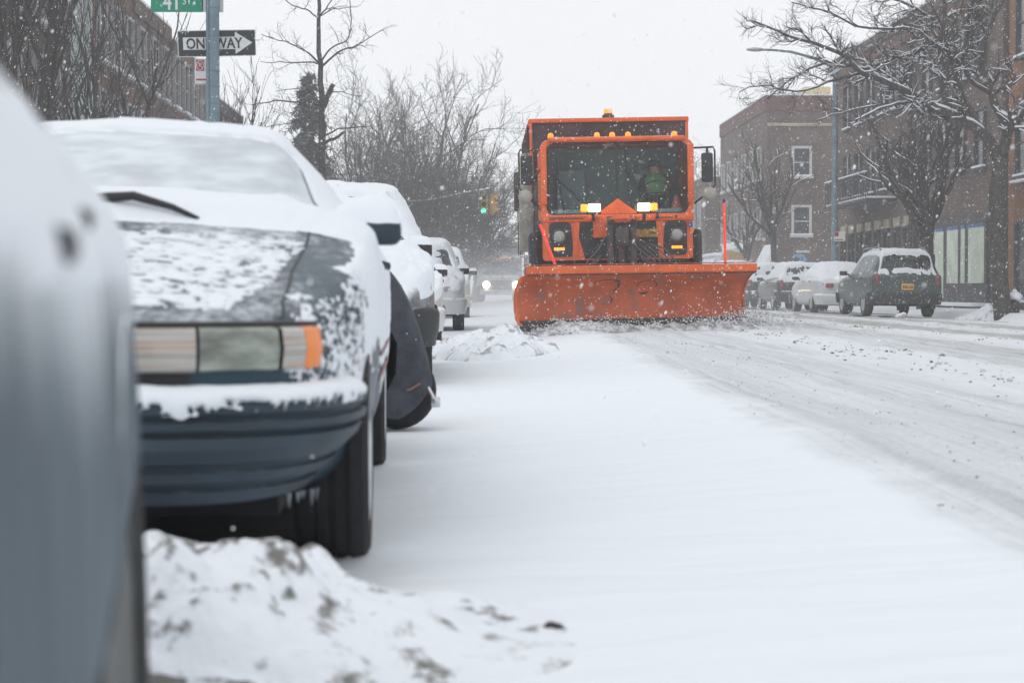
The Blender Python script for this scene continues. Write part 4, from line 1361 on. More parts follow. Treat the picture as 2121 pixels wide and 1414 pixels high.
    def sheet(pr, x0, x1, m, name, par, th=.018, nx=2):
        a = [[tuple(B @ Vector((x, -f, z))) for f, z in pr] for x in np.linspace(x0, x1, nx)]
        c = [[tuple(B @ Vector((x, -f + th, z))) for f, z in pr] for x in np.linspace(x0, x1, nx)]
        q = MB(); q.grid(a); q.grid(c, flip=True)
        k = len(pr); N0 = nx * k
        for i in range(k - 1):
            q.f.append((i, i + 1, N0 + i + 1, N0 + i)); q.m.append(0)
            e = (nx - 1) * k
            q.f.append((e + i, e + i + 1, N0 + e + i + 1, N0 + e + i)); q.m.append(0)
        return q.build(name, m, par, sm=30)
    # smooth the profile
    pz = np.linspace(0, len(prof) - 1, 40)
    pf = pchip(np.arange(len(prof)), [p[0] for p in prof], pz); pzz = pchip(np.arange(len(prof)), [p[1] for p in prof], pz)
    bl = sheet(list(zip(pf, pzz)), -hw, hw, M_BLADE, 'plough_blade', root, nx=12)
    sheet([(.30, .812), (.325, .845), (.335, .965), (.33, .97)], -hw, hw, M_OR, 'top_flange', bl, .02)
    b = MB(); b.rbox(-hw, hw, -.045, -.02, -.11, .07, .006, M=B); b.build('cutting_edge', M_BLK, bl, sm=30)
    b = MB(); b.rbox(-hw + .02, hw - .02, -.345, -.30, .808, .822, .004, M=B); b.build('flange_gap', M_BLK, bl, sm=0)
    for sx in (-1, 1):
        b = MB()
        P0 = [(f, z) for f, z in zip(pf, pzz)]
        for q in range(len(P0) - 1):
            (f0, z0), (f1, z1) = P0[q], P0[q + 1]
            b.add([B @ Vector((sx * (hw + .002), -f0 - .025, z0)), B @ Vector((sx * (hw + .002), -f1 - .025, z1)), B @ Vector((sx * (hw + .002), -f1 + .09, z1)), B @ Vector((sx * (hw + .002), -f0 + .09, z0)),
                   B @ Vector((sx * (hw - .02), -f0 - .025, z0)), B @ Vector((sx * (hw - .02), -f1 - .025, z1)), B @ Vector((sx * (hw - .02), -f1 + .09, z1)), B @ Vector((sx * (hw - .02), -f0 + .09, z0))],
                  [(0, 1, 2, 3), (7, 6, 5, 4), (0, 4, 5, 1), (3, 2, 6, 7)])
        b.build('end_plate', M_OR if sx < 0 else M_BLADE, bl, sm=30)
    # ribs behind, push frame
    b = MB()
    for x in (-1.4, -.7, 0, .7, 1.4): b.rbox(x - .015, x + .015, .14, .27, .1, .8, .004, M=B)
    b.rbox(-hw, hw, -.30, -.22, .985, 1.0, .004, M=B); b.rbox(-1.5, 1.5, .12, .28, .2, .32, .01, M=B)
    b.rbox(-.4, .5, -1.3, -.4, .42, .58, .02)
    b.build('blade_ribs', M_OR_DULL, bl, sm=30)
    # worn marks on the blade: thin raised scuffs
    def onb(x, k):
        f = np.interp(k, np.linspace(0, 1, 40), pf); z = np.interp(k, np.linspace(0, 1, 40), pzz)
        return B @ Vector((x, -f - .004, z))
    b = MB()
    b.tube([onb(-.45 + .15 * math.cos(t) * 1.6, .70 + .09 * math.sin(t)) for t in np.linspace(2.8, .7, 9)], [.004, .006, .008, .009, .009, .01, .013, .02, .012], 6)
    b.tube([onb(-.26, .73), onb(-.27, .66), onb(-.33, .6)], [.014, .016, .004], 6)
    b.tube([onb(.20 + .16 * math.cos(t), .68 + .085 * math.sin(t)) for t in np.linspace(3.3, -.3, 12)], .006, 6)
    b.tube([onb(.10, .57), onb(.2, .575), onb(.24, .59)], [.012, .017, .006], 6)
    b.tube([onb(-.36, .44), onb(-.33, .5), onb(-.37, .55)], [.004, .012, .005], 6)
    b.build('scuff_marks', M_DARKMARK, bl, sm=60)
    # marker rods
    for (x, y, dx, l) in ((-1.36, .02, -.22, .62), (1.38, .02, .0, .92)):
        p = B @ Vector((x, y - .25, .96))
        b = MB(); b.tube([p, p + Vector((dx, .05, l))], .021, 8)
        rd = b.build('marker_rod', M_FLUO, bl, sm=60)
        MB().tube([p + Vector((dx, .05, l)), p + Vector((dx * 1.06, .05, l * 1.06))], .02, 8).build('rod_tip', M_BLK, rd, sm=60)
    return root, B
TR, BLADE = truck()

# driver
def driver():
    t = thing('person', 'driver in a green high-visibility vest behind the plough truck windshield', 'person')
    bm = bmesh.new()
    J = {'pel': (0, 0, 0), 'belly': (0, .02, .18), 'chest': (0, .02, .38), 'neck': (0, .0, .52), 'head': (0, -.03, .63), 'crown': (0, -.02, .74), 'shl': (-.19, .02, .45), 'shr': (.19, .02, .45),
         'ell': (-.27, -.14, .26), 'elr': (.27, -.14, .26), 'wl': (-.16, -.38, .26), 'wr': (.16, -.38, .26), 'kl': (-.14, -.42, .03), 'kr': (.14, -.42, .03), 'fl': (-.14, -.46, -.36), 'fr': (.14, -.46, -.36),
         'hl': (-.11, -.46, .28), 'hr': (.11, -.46, .28)}
    rad = {'pel': .16, 'belly': .15, 'chest': .165, 'neck': .06, 'head': .095, 'crown': .07, 'shl': .075, 'shr': .075, 'ell': .05, 'elr': .05, 'wl': .036, 'wr': .036, 'kl': .075, 'kr': .075, 'fl': .05, 'fr': .05, 'hl': .035, 'hr': .035}
    E = [('pel', 'belly'), ('belly', 'chest'), ('chest', 'neck'), ('neck', 'head'), ('head', 'crown'), ('chest', 'shl'), ('chest', 'shr'), ('shl', 'ell'), ('shr', 'elr'), ('ell', 'wl'), ('elr', 'wr'), ('wl', 'hl'), ('wr', 'hr'),
         ('pel', 'kl'), ('pel', 'kr'), ('kl', 'fl'), ('kr', 'fr')]
    names = list(J)
    me = bpy.data.meshes.new('body')
    me.from_pydata([J[k] for k in names], [(names.index(a), names.index(b)) for a, b in E], [])
    o = bpy.data.objects.new('body', me); COL.objects.link(o); o.parent = t
    o.modifiers.new('s', 'SKIN'); 
    for k, sv in zip(names, me.skin_vertices[0].data): sv.radius = (rad[k], rad[k] * .85); sv.use_root = (k == 'pel')
    sub = o.modifiers.new('u', 'SUBSURF'); sub.levels = sub.render_levels = 2
    dg = bpy.context.evaluated_depsgraph_get()
    m2 = bpy.data.meshes.new_from_object(o.evaluated_get(dg))
    o.modifiers.clear(); o.data = m2
    skin, dark = mat('skin', (.42, .25, .18), .6), mat('dark_jacket', (.03, .035, .05), .8)
    m2.materials.clear(); m2.materials.append(dark); m2.materials.append(skin)
    for p in m2.polygons:
        c = p.center
        if c.z > .51 or (c.y < -.40 and .2 < c.z): p.material_index = 1
        p.use_smooth = True
    # vest
    b = MB()
    rows = []
    for z, rx, ry in ((.02, .19, .17), (.15, .185, .165), (.3, .20, .175), (.42, .215, .16), (.49, .15, .12), (.52, .10, .09)):
        rows.append([(rx * math.cos(a), .02 + ry * math.sin(a), z) for a in np.linspace(0, 2 * math.pi, 28)[:-1]])
    b.grid(rows, closed=True)
    b.build('vest', mat('hi_vis_green', (.09, .30, .11), .7), t, sm=60)
    b = MB(); b.lathe([(.108, .63), (.105, .68), (.08, .735), (.001, .76)], 20, T(0, -.02, 0)); b.build('knit_hat', dark, t, sm=60)
    b = MB()
    b.ball((0, -.122, .625), .017, 2, sc=(.8, 1, 1.2))
    for sx in (-1, 1): b.ball((sx * .035, -.108, .65), .012, 1)
    b.build('face_features', skin, t, sm=60)
    t.location = TR.matrix_basis @ Vector((.68, .93, 1.93))
    t.rotation_euler = TR.rotation_euler
driver()

# ------------------------------------------------------------------ churned snow in front of the blade
def berm():
    P = []
    Mw = TR.matrix_basis @ BLADE
    for i in range(150):
        u = i / 149
        row = []
        x = -1.98 + 4.15 * u
        hh = .10 + .13 * math.exp(-((x + 1.05) / .55) ** 2) + .07 * math.exp(-((x - 1.35) / .8) ** 2)
        ln = .40 + .28 * math.exp(-((x + .9) / .7) ** 2) + .2 * math.exp(-((x - 1.7) / .5) ** 2)
        for j in range(40):
            v = j / 39
            f = -.06 + ln * v
            p = Mw @ Vector((x, -f, 0))
            e = min(1, u * 10, (1 - u) * 10)
            z = hh * e * (1 - v) ** .8 * (1 - .25 * math.sin(v * 9) * .3)
            q = Vector((p.x * 4, p.y * 4, 2.0))
            z += (mnoise.fractal(q, .7, 2.2, 5) * .05 + .035 * (.4 - mnoise.voronoi(q * 2.2)[0][0])) * e * min(1, (1 - v) * 5)
            row.append((p.x, p.y, G(p.x) + drift(p.x, p.y) - .02 + max(0, z) + .03 * e * (1 - v)))
        P.append(row)
    o = MB().grid(P).build('snow_berm', M_CHURN, sm=180)
    tag(o, 'churned snow rolling along in front of the plough blade', 'snow berm')
    # clods and powder flying off the lower edge
    b = MB(); r = random.Random(3)
    for i in range(2600):
        x = r.choice([r.gauss(1.5, .45), r.gauss(-1.0, .5), r.uniform(-1.9, 2.3), r.gauss(1.9, .3)])
        f = .05 + abs(r.gauss(0, .25)); p = Mw @ Vector((x, -f, 0))
        s = r.uniform(.004, .014); z = G(p.x) + .02 + abs(r.gauss(0, .12)) * (1 if x > .6 else .8)
        bm = bmesh.new(); bmesh.ops.create_icosphere(bm, subdivisions=1, radius=s)
        for v in bm.verts: v.co = Vector((v.co.x * r.uniform(.7, 1.5) + p.x, v.co.y + p.y, v.co.z * r.uniform(.6, 1.1) + z))
        b.bm(bm, 0 if r.random() < .55 else 1)
    o = b.build('snow_spray', [mat('spray_white', (.75, .77, .8), .9), mat('spray_grey', (.36, .36, .37), .9)], sm=0, fix=False)
    tag(o, 'powder and clods thrown off the lower edge of the plough blade', 'snow spray', kind='stuff')
berm()
# ------------------------------------------------------------------ bare trees
M_BARK = mat('bark_dark', (.055, .048, .045), .9, var=.35, vscale=8, scale=(3, 3, .6))
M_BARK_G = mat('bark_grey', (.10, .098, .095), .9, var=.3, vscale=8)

class Tree:
    def __init__(s, seed):
        s.r = random.Random(seed); s.lines = []
    def rv(s): return Vector((s.r.gauss(0, 1), s.r.gauss(0, 1), s.r.gauss(0, 1)))
    def grow(s, p, d, r, L, lev, maxlev, trop=.08, wob=.16, nch=4, ang=(28, 58), shr=.62, rmin=.006, t0=.3):
        n = 7 if lev == 0 else (6 if lev < 3 else 5)
        p = Vector(p); d = Vector(d).normalized()
        pts, rad = [p.copy()], [r]
        for i in range(n):
            d = (d + s.rv() * wob * (.6 if lev == 0 else 1 + .25 * max(0, lev - 1)) + Vector((0, 0, trop))).normalized()
            p = p + d * (L / n)
            pts.append(p.copy()); rad.append(max(rmin * .7, r * (1 - .62 * (i + 1) / n)))
        s.lines.append((pts, rad, lev))
        if lev < maxlev: s.sprout(pts, rad, L, lev, maxlev, trop, wob, nch, ang, shr, rmin, t0)
    def sprout(s, pts, rad, L, lev, maxlev, trop=.08, wob=.16, nch=4, ang=(28, 58), shr=.62, rmin=.006, t0=.3):
        n = len(pts) - 1
        k = max(2, int(round(nch * s.r.uniform(.75, 1.3))))
        for q in range(k):
            t = t0 + (1 - t0) * (q + s.r.random()) / k
            f = min(t * n, n - .001); i = int(f)
            p = pts[i].lerp(pts[i + 1], f - i)
            d = (pts[i + 1] - pts[i]).normalized()
            ax = d.orthogonal(); ax.rotate(Matrix.Rotation(s.r.uniform(0, 6.283), 3, d))
            dd = d.copy(); dd.rotate(Matrix.Rotation(R(s.r.uniform(*ang)), 3, ax))
            rr = max(rmin, (rad[i] * (1 - f + i) + rad[i + 1] * (f - i)) * s.r.uniform(.5, .72))
            s.grow(p, dd, rr, L * shr * s.r.uniform(.7, 1.15) * (1.1 - .35 * t), lev + 1, maxlev, trop, wob, nch, ang, shr, rmin, .15)
    def limb(s, pts, r0, r1, lev=1):
        """a limb through given points, eased with extra points"""
        P = np.array([tuple(p) for p in pts]); k = np.arange(len(P)); kk = np.linspace(0, len(P) - 1, (len(P) - 1) * 4 + 1)
        Q = np.stack([pchip(k, P[:, c], kk) for c in range(3)], 1)
        Q = [Vector(q) + s.rv() * .012 for q in Q]
        rad = [r0 + (r1 - r0) * t ** .8 for t in np.linspace(0, 1, len(Q))]
        s.lines.append((Q, rad, lev))
        return Q, rad
    def build(s, root, bark, snow=0, sides=(9, 7, 5, 3, 3, 3, 3)):
        tr, br, sn = MB(), MB(), MB()
        for pts, rad, lev in s.lines:
            (tr if lev == 0 else br).tube(pts, rad, sides[min(lev, 6)], cap=lev < 2)
            if snow and lev <= snow:
                run, rr = [], []
                for i in range(len(pts)):
                    t = (pts[min(i + 1, len(pts) - 1)] - pts[max(i - 1, 0)]).normalized()
                    ok = abs(t.z) < .80 and rad[i] > .008 and s.r.random() < .93
                    if ok:
                        run.append(pts[i] + Vector((0, 0, rad[i] * .72))); rr.append(rad[i] * .62 + .007)
                    if (not ok or i == len(pts) - 1) and run:
                        if len(run) > 1:
                            rr[0] *= .4; rr[-1] *= .4
                            sn.tube(run, rr, 5 if lev < 3 else 4)
                        run, rr = [], []
        if tr.v: tr.build('trunk', bark, root, sm=180, fix=False)
        br.build('crown', bark, root, sm=180, fix=False)
        if sn.v: sn.build('branch_snow', M_SNOW_FINE, root, sm=180, fix=False)
        return root

GT = 'street trees on the right pavement'
def big_tree():
    d = 43.0
    t = Tree(21)
    base = W(2080, 655, d)
    root = thing('bare_tree', 'big bare street tree with snow-lined limbs, trunk beside the hydrant', 'tree', (base.x, base.y, 0))
    o = Vector((base.x, base.y, 0))
    def L(*pp): return [W(x, y, d + dd) - o for x, y, dd in pp]
    s = 1 / 90.0
    t.limb(L((2082, 672, 0), (2072, 600, 0), (2066, 500, 0), (2066, 410, 0), (2073, 330, 0)), .235, .19, 0)
    main = [
        (L((2073, 335, 0), (2035, 275, -.2), (1978, 243, -.5), (1905, 208, -.9), (1880, 190, -1.2), (1790, 152, -1.6), (1738, 110, -2), (1660, 82, -2.3), (1560, 46, -2.6)), .15, .02, 9),
        (L((1978, 243, -.5), (1955, 185, -.3), (1947, 100, 0), (1958, 30, .3), (1940, -60, .5)), .10, .03, 6),
        (L((2073, 330, 0), (2092, 262, .2), (2125, 232, .5), (2200, 195, .8)), .15, .07, 5),
        (L((2092, 262, .2), (2052, 195, .8), (2032, 125, 1.2), (2050, 55, 1.5), (2100, -40, 1.8)), .12, .04, 6),
        (L((2035, 275, -.2), (1990, 195, .5), (1968, 118, 1), (1925, 98, 1.4), (1870, 118, 1.6), (1790, 142, 1.9), (1730, 128, 2.1), (1660, 150, 2.4), (1590, 205, 2.6)), .11, .016, 9),
        (L((2052, 195, .8), (2010, 165, .4), (1990, 120, .1), (1940, 95, -.3), (1890, 60, -.8), (1800, 60, -1.2), (1700, 20, -1.5), (1640, 5, -2)), .06, .014, 8),
        (L((1968, 118, 1), (1950, 60, .9), (1900, 20, .7), (1830, -10, .5), (1760, -50, .3)), .06, .016, 6),
        (L((1905, 208, -.9), (1860, 215, -1.2), (1790, 240, -1.5), (1770, 250, -1.6)), .05, .015, 4),
        (L((1990, 195, .5), (1960, 215, .7), (1880, 230, 1), (1840, 215, 1.3), (1760, 230, 1.5), (1690, 250, 1.8)), .05, .013, 6),
        (L((1790, 152, -1.6), (1730, 165, -1.5), (1650, 190, -1.4), (1580, 175, -1.3), (1530, 190, -1.2)), .035, .011, 7),
        (L((2032, 125, 1.2), (2000, 60, .8), (2015, 10, .5), (2010, -60, .3)), .06, .03, 5),
    ]
    for pts, r0, r1, k in main:
        Q, rad = t.limb(pts, r0, r1, 1)
        LL = sum((Q[i + 1] - Q[i]).length for i in range(len(Q) - 1))
        t.sprout(Q, rad, 1.7 if LL > 3 else 1.3, 1, 3, .05, .2, k * 2.1, (25, 70), .6, .0045, .2)
    t.build(root, M_BARK, 3)
big_tree()

def vase_tree(name, label, x, y, d, h, tr, spread, seed, bark, snow=2, lev=4, nl=6, fork=.33, group=None, lean=(0, 0), nch=5, rmin=.007, trop=.10, cat='tree'):
    b = W(x, y, d)
    root = thing(name, label, cat, (b.x, b.y, G(b.x) - .05), 0, group)
    t = Tree(seed)
    pts = [Vector((lean[0] * k, lean[1] * k, h * fork * k)) + t.rv() * .03 * (k > 0) for k in np.linspace(0, 1, 6)]
    t.lines.append((pts, [tr * (1.15 - .35 * k) for k in np.linspace(0, 1, 6)], 0))
    for q in range(nl):
        a = 6.283 * q / nl + t.r.uniform(-.4, .4)
        st = t.r.uniform(.35, 1.0) * spread if q else .1
        p = pts[-1] - Vector((0, 0, t.r.uniform(0, h * fork * .25)))
        t.grow(p, (math.cos(a) * st, math.sin(a) * st, 1), tr * t.r.uniform(.4, .62), h * (1 - fork) * t.r.uniform(.6, .95), 1, lev, trop, .14, nch, (22, 55), .58, rmin, .25)
    t.build(root, bark, snow)
    return root

vase_tree('bare_tree', 'bare street tree with a low wide fork, behind the green wagon', 1918, 640, 52, 6.4, .24, 1.0, 31, M_BARK, 2, 3, 9, .38, nch=5)
vase_tree('bare_tree', 'slim bare tree before the brick gable wall with two white windows', 1603, 630, 80, 8.2, .15, .85, 47, M_BARK, 2, 3, 8, .40, nch=5)
vase_tree('bare_tree', 'small bare tree standing left of the slim one, close beside the plough', 1545, 630, 84, 5.2, .12, .95, 52, M_BARK, 2, 3, 7, .4)
vase_tree('bare_tree', 'faint leafless tree far down the right side, rising over the low row', 1490, 630, 120, 9.5, .12, .5, 58, M_BARK_G, 0, 4, 5, .4, rmin=.012)

# left side
def pole_tree():
    """tall thin tree with a broken stub"""
    d = 45
    b = W(668, 640, d)
    root = thing('bare_tree', 'tall thin bare tree with a straight trunk and a broken stub', 'tree', (b.x, b.y, 0))
    o = Vector((b.x, b.y, 0)); t = Tree(77)
    L = lambda *pp: [W(x, y, d + dd) - o for x, y, dd in pp]
    t.limb(L((668, 650, 0), (667, 480, 0), (666, 330, 0), (666, 215, 0), (663, 130, 0), (660, 40, 0), (657, -60, .2)), .13, .035, 0)
    for pts, r0, r1, k in (
        (L((663, 130, 0), (630, 105, -.3), (590, 88, -.6), (540, 72, -1)), .045, .012, 8),
        (L((663, 132, 0), (635, 128, .4), (590, 130, .8), (540, 128, 1.2)), .04, .012, 6),
        (L((664, 140, 0), (700, 108, -.4), (740, 92, -.8), (800, 58, -1.2)), .05, .012, 8),
        (L((663, 128, 0), (690, 98, .5), (720, 82, .8), (728, 40, 1), (722, -20, 1.3)), .04, .014, 5),
        (L((660, 40, 0), (635, 20, -.3), (600, 8, -.6), (585, -20, -.9)), .035, .012, 5),
        (L((660, 38, 0), (680, 10, .3), (705, -30, .6)), .04, .014, 4),
        (L((660, 35, 0), (690, 20, -.5), (740, 14, -.8)), .03, .01, 4),
        (L((667, 222, 0), (640, 213, .4), (570, 210, .9), (520, 216, 1.4)), .06, .014, 6),
        (L((667, 225, 0), (648, 190, -.5), (630, 182, -.8), (570, 190, -1.2)), .04, .012, 6),
        (L((668, 260, 0), (640, 245, .5), (600, 255, .9), (560, 262, 1.2)), .035, .012, 5),
        (L((668, 285, 0), (700, 268, -.4), (760, 262, -.9), (790, 280, -1.3)), .04, .012, 6),
        (L((667, 215, 0), (700, 190, .6), (750, 200, 1.1)), .03, .01, 5)):
        Q, rad = t.limb(pts, r0 * .62, r1 * .6, 1)
        t.sprout(Q, rad, 1.0, 1, 3, .04, .22, k * .9, (30, 75), .58, .004, .3)
    t.limb(L((668, 222, 0), (680, 198, 0), (691, 174, 0)), .085, .055, 1)
    t.limb(L((668, 298, 0), (690, 288, 0), (712, 276, 0)), .05, .03, 1)
    t.build(root, M_BARK, 0)
pole_tree()

M_NEEDLE = mat('needles', (.035, .055, .048), .9, var=.3, vscale=3, snow=(.75, 1.3, .7, 6))
def conifer():
    d = 78
    b = W(640, 640, d)
    root = thing('conifer_tree', 'dark pointed evergreen behind the tall thin bare tree', 'tree', (b.x, b.y, G(b.x)))
    r = random.Random(9); h = 9.6
    MB().tube([(0, 0, 0), (0, 0, h * .5), (.05, 0, h)], [.2, .12, .02], 8).build('trunk', M_BARK, root, sm=60)
    m = MB()
    for i in range(300):
        t = (i + r.random()) / 300
        z = h * (.12 + .87 * t)
        L = (2.3 * (1 - t) ** .85 + .2) * r.uniform(.6, 1.15)
        a = r.uniform(0, 6.283)
        n = 9
        for k in range(n):
            q = (k + .6) / n
            px, py, pz = math.cos(a) * L * q, math.sin(a) * L * q, z - .35 * L * q * q + .1 * L * q
            for s in range(4):
                w = .34 * (1 - .4 * q)
                e = Vector((r.gauss(0, 1), r.gauss(0, 1), r.gauss(-.3, .6))).normalized() * w
                f = Vector((r.gauss(0, 1), r.gauss(0, 1), r.gauss(0, .5))).normalized() * w * .22
                p = Vector((px, py, pz))
                m.add([p - f, p + f, p + e + f * .3, p + e - f * .3], [(0, 1, 2, 3)])
    m.build('crown', M_NEEDLE, root, sm=0, fix=False)
conifer()

# trees that close the view on the left
TL = [  # x, d, height, spread, seed, label
    (745, 88, 10.6, .8, 101, 'bare tree with the leftmost tall crown above the snowy parked cars'),
    (800, 82, 8.0, 1.0, 102, 'bushy leafless tree low behind the roof of the dark sedan'),
    (880, 92, 11.8, .9, 103, 'bare tree whose wide crown stands highest right of the evergreen'),
    (945, 98, 9.6, .8, 104, 'bare tree reaching over the street left of the traffic signal'),
    (985, 104, 7.2, .95, 105, 'low leafless tree with drooping twigs around the traffic signal'),
    (905, 84, 6.6, 1.3, 106, 'dense twiggy tree behind the snowy door mirrors of the parked row'),
    (830, 76, 6.6, 1.3, 107, 'thicket-like small tree just over the snow-buried crossover'),
    (945, 88, 6.6, 1.2, 108, 'dense low tree crown hanging behind the far parked cars'),
]
for x, d, h, sp, sd, lb in TL:
    low = h < 7.2
    vase_tree('bare_tree', lb, x, 640, d, h, .17 if not low else .12, sp, sd, M_BARK_G, 1 if sd in (104, 106) else 0, 4, 9 if not low else 16, .28 if not low else .12, nch=6 if low else 5, rmin=.011, trop=.05 if low else .09)

def broom_tree(x, d, h, seed, label, n=26, spread=.28, tr=.3):
    b = W(x, 640, d)
    root = thing('bare_tree', label, 'tree', (b.x, b.y, .05))
    t = Tree(seed)
    for q in range(3):
        a = 2.1 * q + .5
        t.grow((0, 0, .2), (math.cos(a) * .22, math.sin(a) * .22, 1), tr * (1 - .2 * q), h * .62, 0, 0, .02, .05)
    for pts, rad, lev in list(t.lines):
        for q in range(n):
            f = t.r.uniform(.25, 1) * (len(pts) - 1.01); i = int(f); p = pts[i].lerp(pts[i + 1], f - i)
            a = t.r.uniform(0, 6.283); st = t.r.uniform(.2, 1) * spread * 2.2
            t.grow(p, (math.cos(a) * st, math.sin(a) * st, 1), .03, h * t.r.uniform(.25, .45), 1, 3, .10, .10, 3, (14, 36), .66, .008, .15)
    t.build(root, M_BARK, 0)
broom_tree(35, 31, 8.4, 61, 'leafless tree with dark clustered stems and long upright twigs, at the left edge', 17, .3, .24)
broom_tree(215, 40, 7.6, 62, 'leafless tree with sweeping twigs before the pale green house strip', 10, .34, .13)
broom_tree(465, 52, 6.2, 63, 'leafless tree of thin upright shoots behind the street sign post', 13, .34, .13)
broom_tree(330, 56, 6.0, 64, 'leafless tree before the brown row houses, left of the sign post', 11, .38, .13)

# ------------------------------------------------------------------ buildings
BR_BROWN = brick_mat('brick_brown', (.135, .085, .07), (.105, .07, .06), (.16, .14, .13))
BR_RED = brick_mat('brick_red', (.17, .075, .06), (.13, .065, .055), (.17, .14, .13))
BR_GREY = brick_mat('brick_greybrown', (.15, .105, .09), (.12, .085, .075), (.17, .15, .14))
BR_ORANGE = brick_mat('brick_orange', (.30, .13, .055), (.24, .10, .045), (.26, .2, .16))
M_FRAME_W = mat('window_frame_pale', (.5, .51, .51), .6)
M_FRAME_L = mat('window_frame_grey', (.30, .31, .32), .6)
M_FRAME_D = mat('window_frame_dark', (.05, .05, .055), .6)
M_PANE = mat('window_pane', (.05, .06, .07), .12, spec=.6)
M_PANE_PALE = mat('window_pane_pale', (.22, .26, .28), .25)
M_STONE = mat('cream_stone', (.42, .38, .27), .85, var=.2, vscale=2)
M_TEAL = mat('pale_green_siding', (.36, .46, .44), .8, var=.1, vscale=1, scale=(.3, .3, 6))

def window(parent, face, c, z0, w, h, fm=M_FRAME_W, pm=M_PANE, depth=.10, t=.08, sash=True, lintel=None):
    """face 'x-': wall looks to -x at x = c[0]; 'x+'; 'y-': wall looks to -y"""
    fr, pn = MB(), MB()
    def bx(mb, u0, u1, z0_, z1_, d0, d1):
        if face == 'x-': mb.box(c[0] - d1, c[0] - d0, c[1] + u0, c[1] + u1, z0_, z1_)
        elif face == 'x+': mb.box(c[0] + d0, c[0] + d1, c[1] + u0, c[1] + u1, z0_, z1_)
        else: mb.box(c[0] + u0, c[0] + u1, c[1] - d1, c[1] - d0, z0_, z1_)
    bx(fr, -w / 2 - t, -w / 2, z0, z0 + h, .0, depth); bx(fr, w / 2, w / 2 + t, z0, z0 + h, .0, depth)
    bx(fr, -w / 2 - t, w / 2 + t, z0 + h, z0 + h + t, .0, depth); bx(fr, -w / 2 - t * 1.6, w / 2 + t * 1.6, z0 - t, z0, .0, depth + .05)
    if sash: bx(fr, -w / 2, w / 2, z0 + h * .48, z0 + h * .48 + .05, .0, depth * .6)
    f = fr.build('window', fm, parent, sm=0)
    sn = MB(); bx(sn, -w / 2 - t * 1.5, w / 2 + t * 1.5, z0 + .001, z0 + .07, depth * .3, depth + .045); sn.build('sill_snow', M_SNOW_FINE, f, sm=0)
    bx(pn, -w / 2, w / 2, z0, z0 + h, .0, .02)
    pn.build('pane', pm, f, sm=0)
    if lintel:
        q = MB(); bx(q, -w / 2 - .12, w / 2 + .12, z0 + h + t + .02, z0 + h + t + .34, 0, .06)
        q.build('lintel', lintel, f, sm=0)
    return f

def block(name, label, x0, x1, y0, y1, h, wall, par=.35, cat='building', cap=M_SNOW, cornice=None, front=None):
    root = thing(name, label, cat, ((x0 + x1) / 2, y0, 0))
    o = Vector(root.location)
    M = T(-o.x, -o.y, 0)
    MB().box(x0, x1, y0, y1, -.3, h, M=M).build('wall', wall, root, sm=0)
    MB().box(x0 - .06, x1 + .06, y0 - .06, y1 + .06, h + .002, h + par, M=M).build('parapet', cornice or wall, root, sm=0)
    MB().box(x0 - .05, x1 + .05, y0 - .05, y1 + .05, h + par + .002, h + par + .08, M=M).build('roof_snow', cap, root, sm=0)
    return root, o

def shift(o, v):
    for c in [q for q in COL.objects if q.parent == o]:
        pass

def win_rows(root, o, face, xw, ys_, zs_, w, h, **k):
    fs = []
    for z in zs_:
        for y in ys_:
            c = (xw - o.x, y - o.y) if face[0] == 'x' else (y - o.x, xw - o.y)
            fs.append(window(root, face, c, z, w, h, **k))
    return fs

# left row, facades on x = -9
LX = -9.0
houses = [(36.3, 43.0, 10.2, BR_BROWN, 'brown brick corner house behind the dark clustered tree, at the left edge'),
          (43.0, 45.6, 9.6, M_TEAL, 'narrow pale green house front between two brown brick houses'),
          (45.6, 51.2, 9.0, BR_RED, 'reddish brick row house right of the pale green one'),
          (51.2, 57.5, 8.3, BR_BROWN, 'brown row house left of the sign post, with a stepped roof edge'),
          (57.5, 65.5, 8.0, BR_RED, 'reddish row house directly behind the one way sign'),
          (65.5, 76.0, 7.3, BR_BROWN, 'last brown row house before the open sky, right of the sign post')]
for y0, y1, h, m, lb in houses:
    root, o = block('row_house', lb, LX - 10, LX, y0 + .01, y1 - .01, h, m, .45)
    if m is not M_TEAL:
        n = max(2, int((y1 - y0) / 1.7))
        ys_ = [y0 + (k + .5) * (y1 - y0) / n for k in range(n)]
        win_rows(root, o, 'x+', LX, ys_, [1.3, 4.1, 6.4][:3 if h > 7.9 else 2], .85, 1.55, lintel=None, pm=M_PANE, fm=M_FRAME_L)
    else:
        win_rows(root, o, 'x+', LX, [44.3], [6.4], .7, 1.3, pm=M_PANE_PALE)
# a few chimneys and roof bits on the left skyline
for (y, z, lb) in ((47.2, 9.53, 'short brick chimney on the roof of the reddish row house'), (54.0, 8.83, 'square brick chimney on the brown stepped-roof row house')):
    q = MB(); q.rbox(LX - 1.6, LX - .8, y - .4, y + .4, z + .01, z + 1.0, .03); q.box(LX - 1.68, LX - .72, y - .48, y + .48, z + 1.002, z + 1.12)
    o = q.build('chimney', BR_BROWN, None, sm=0); tag(o, lb, 'chimney')

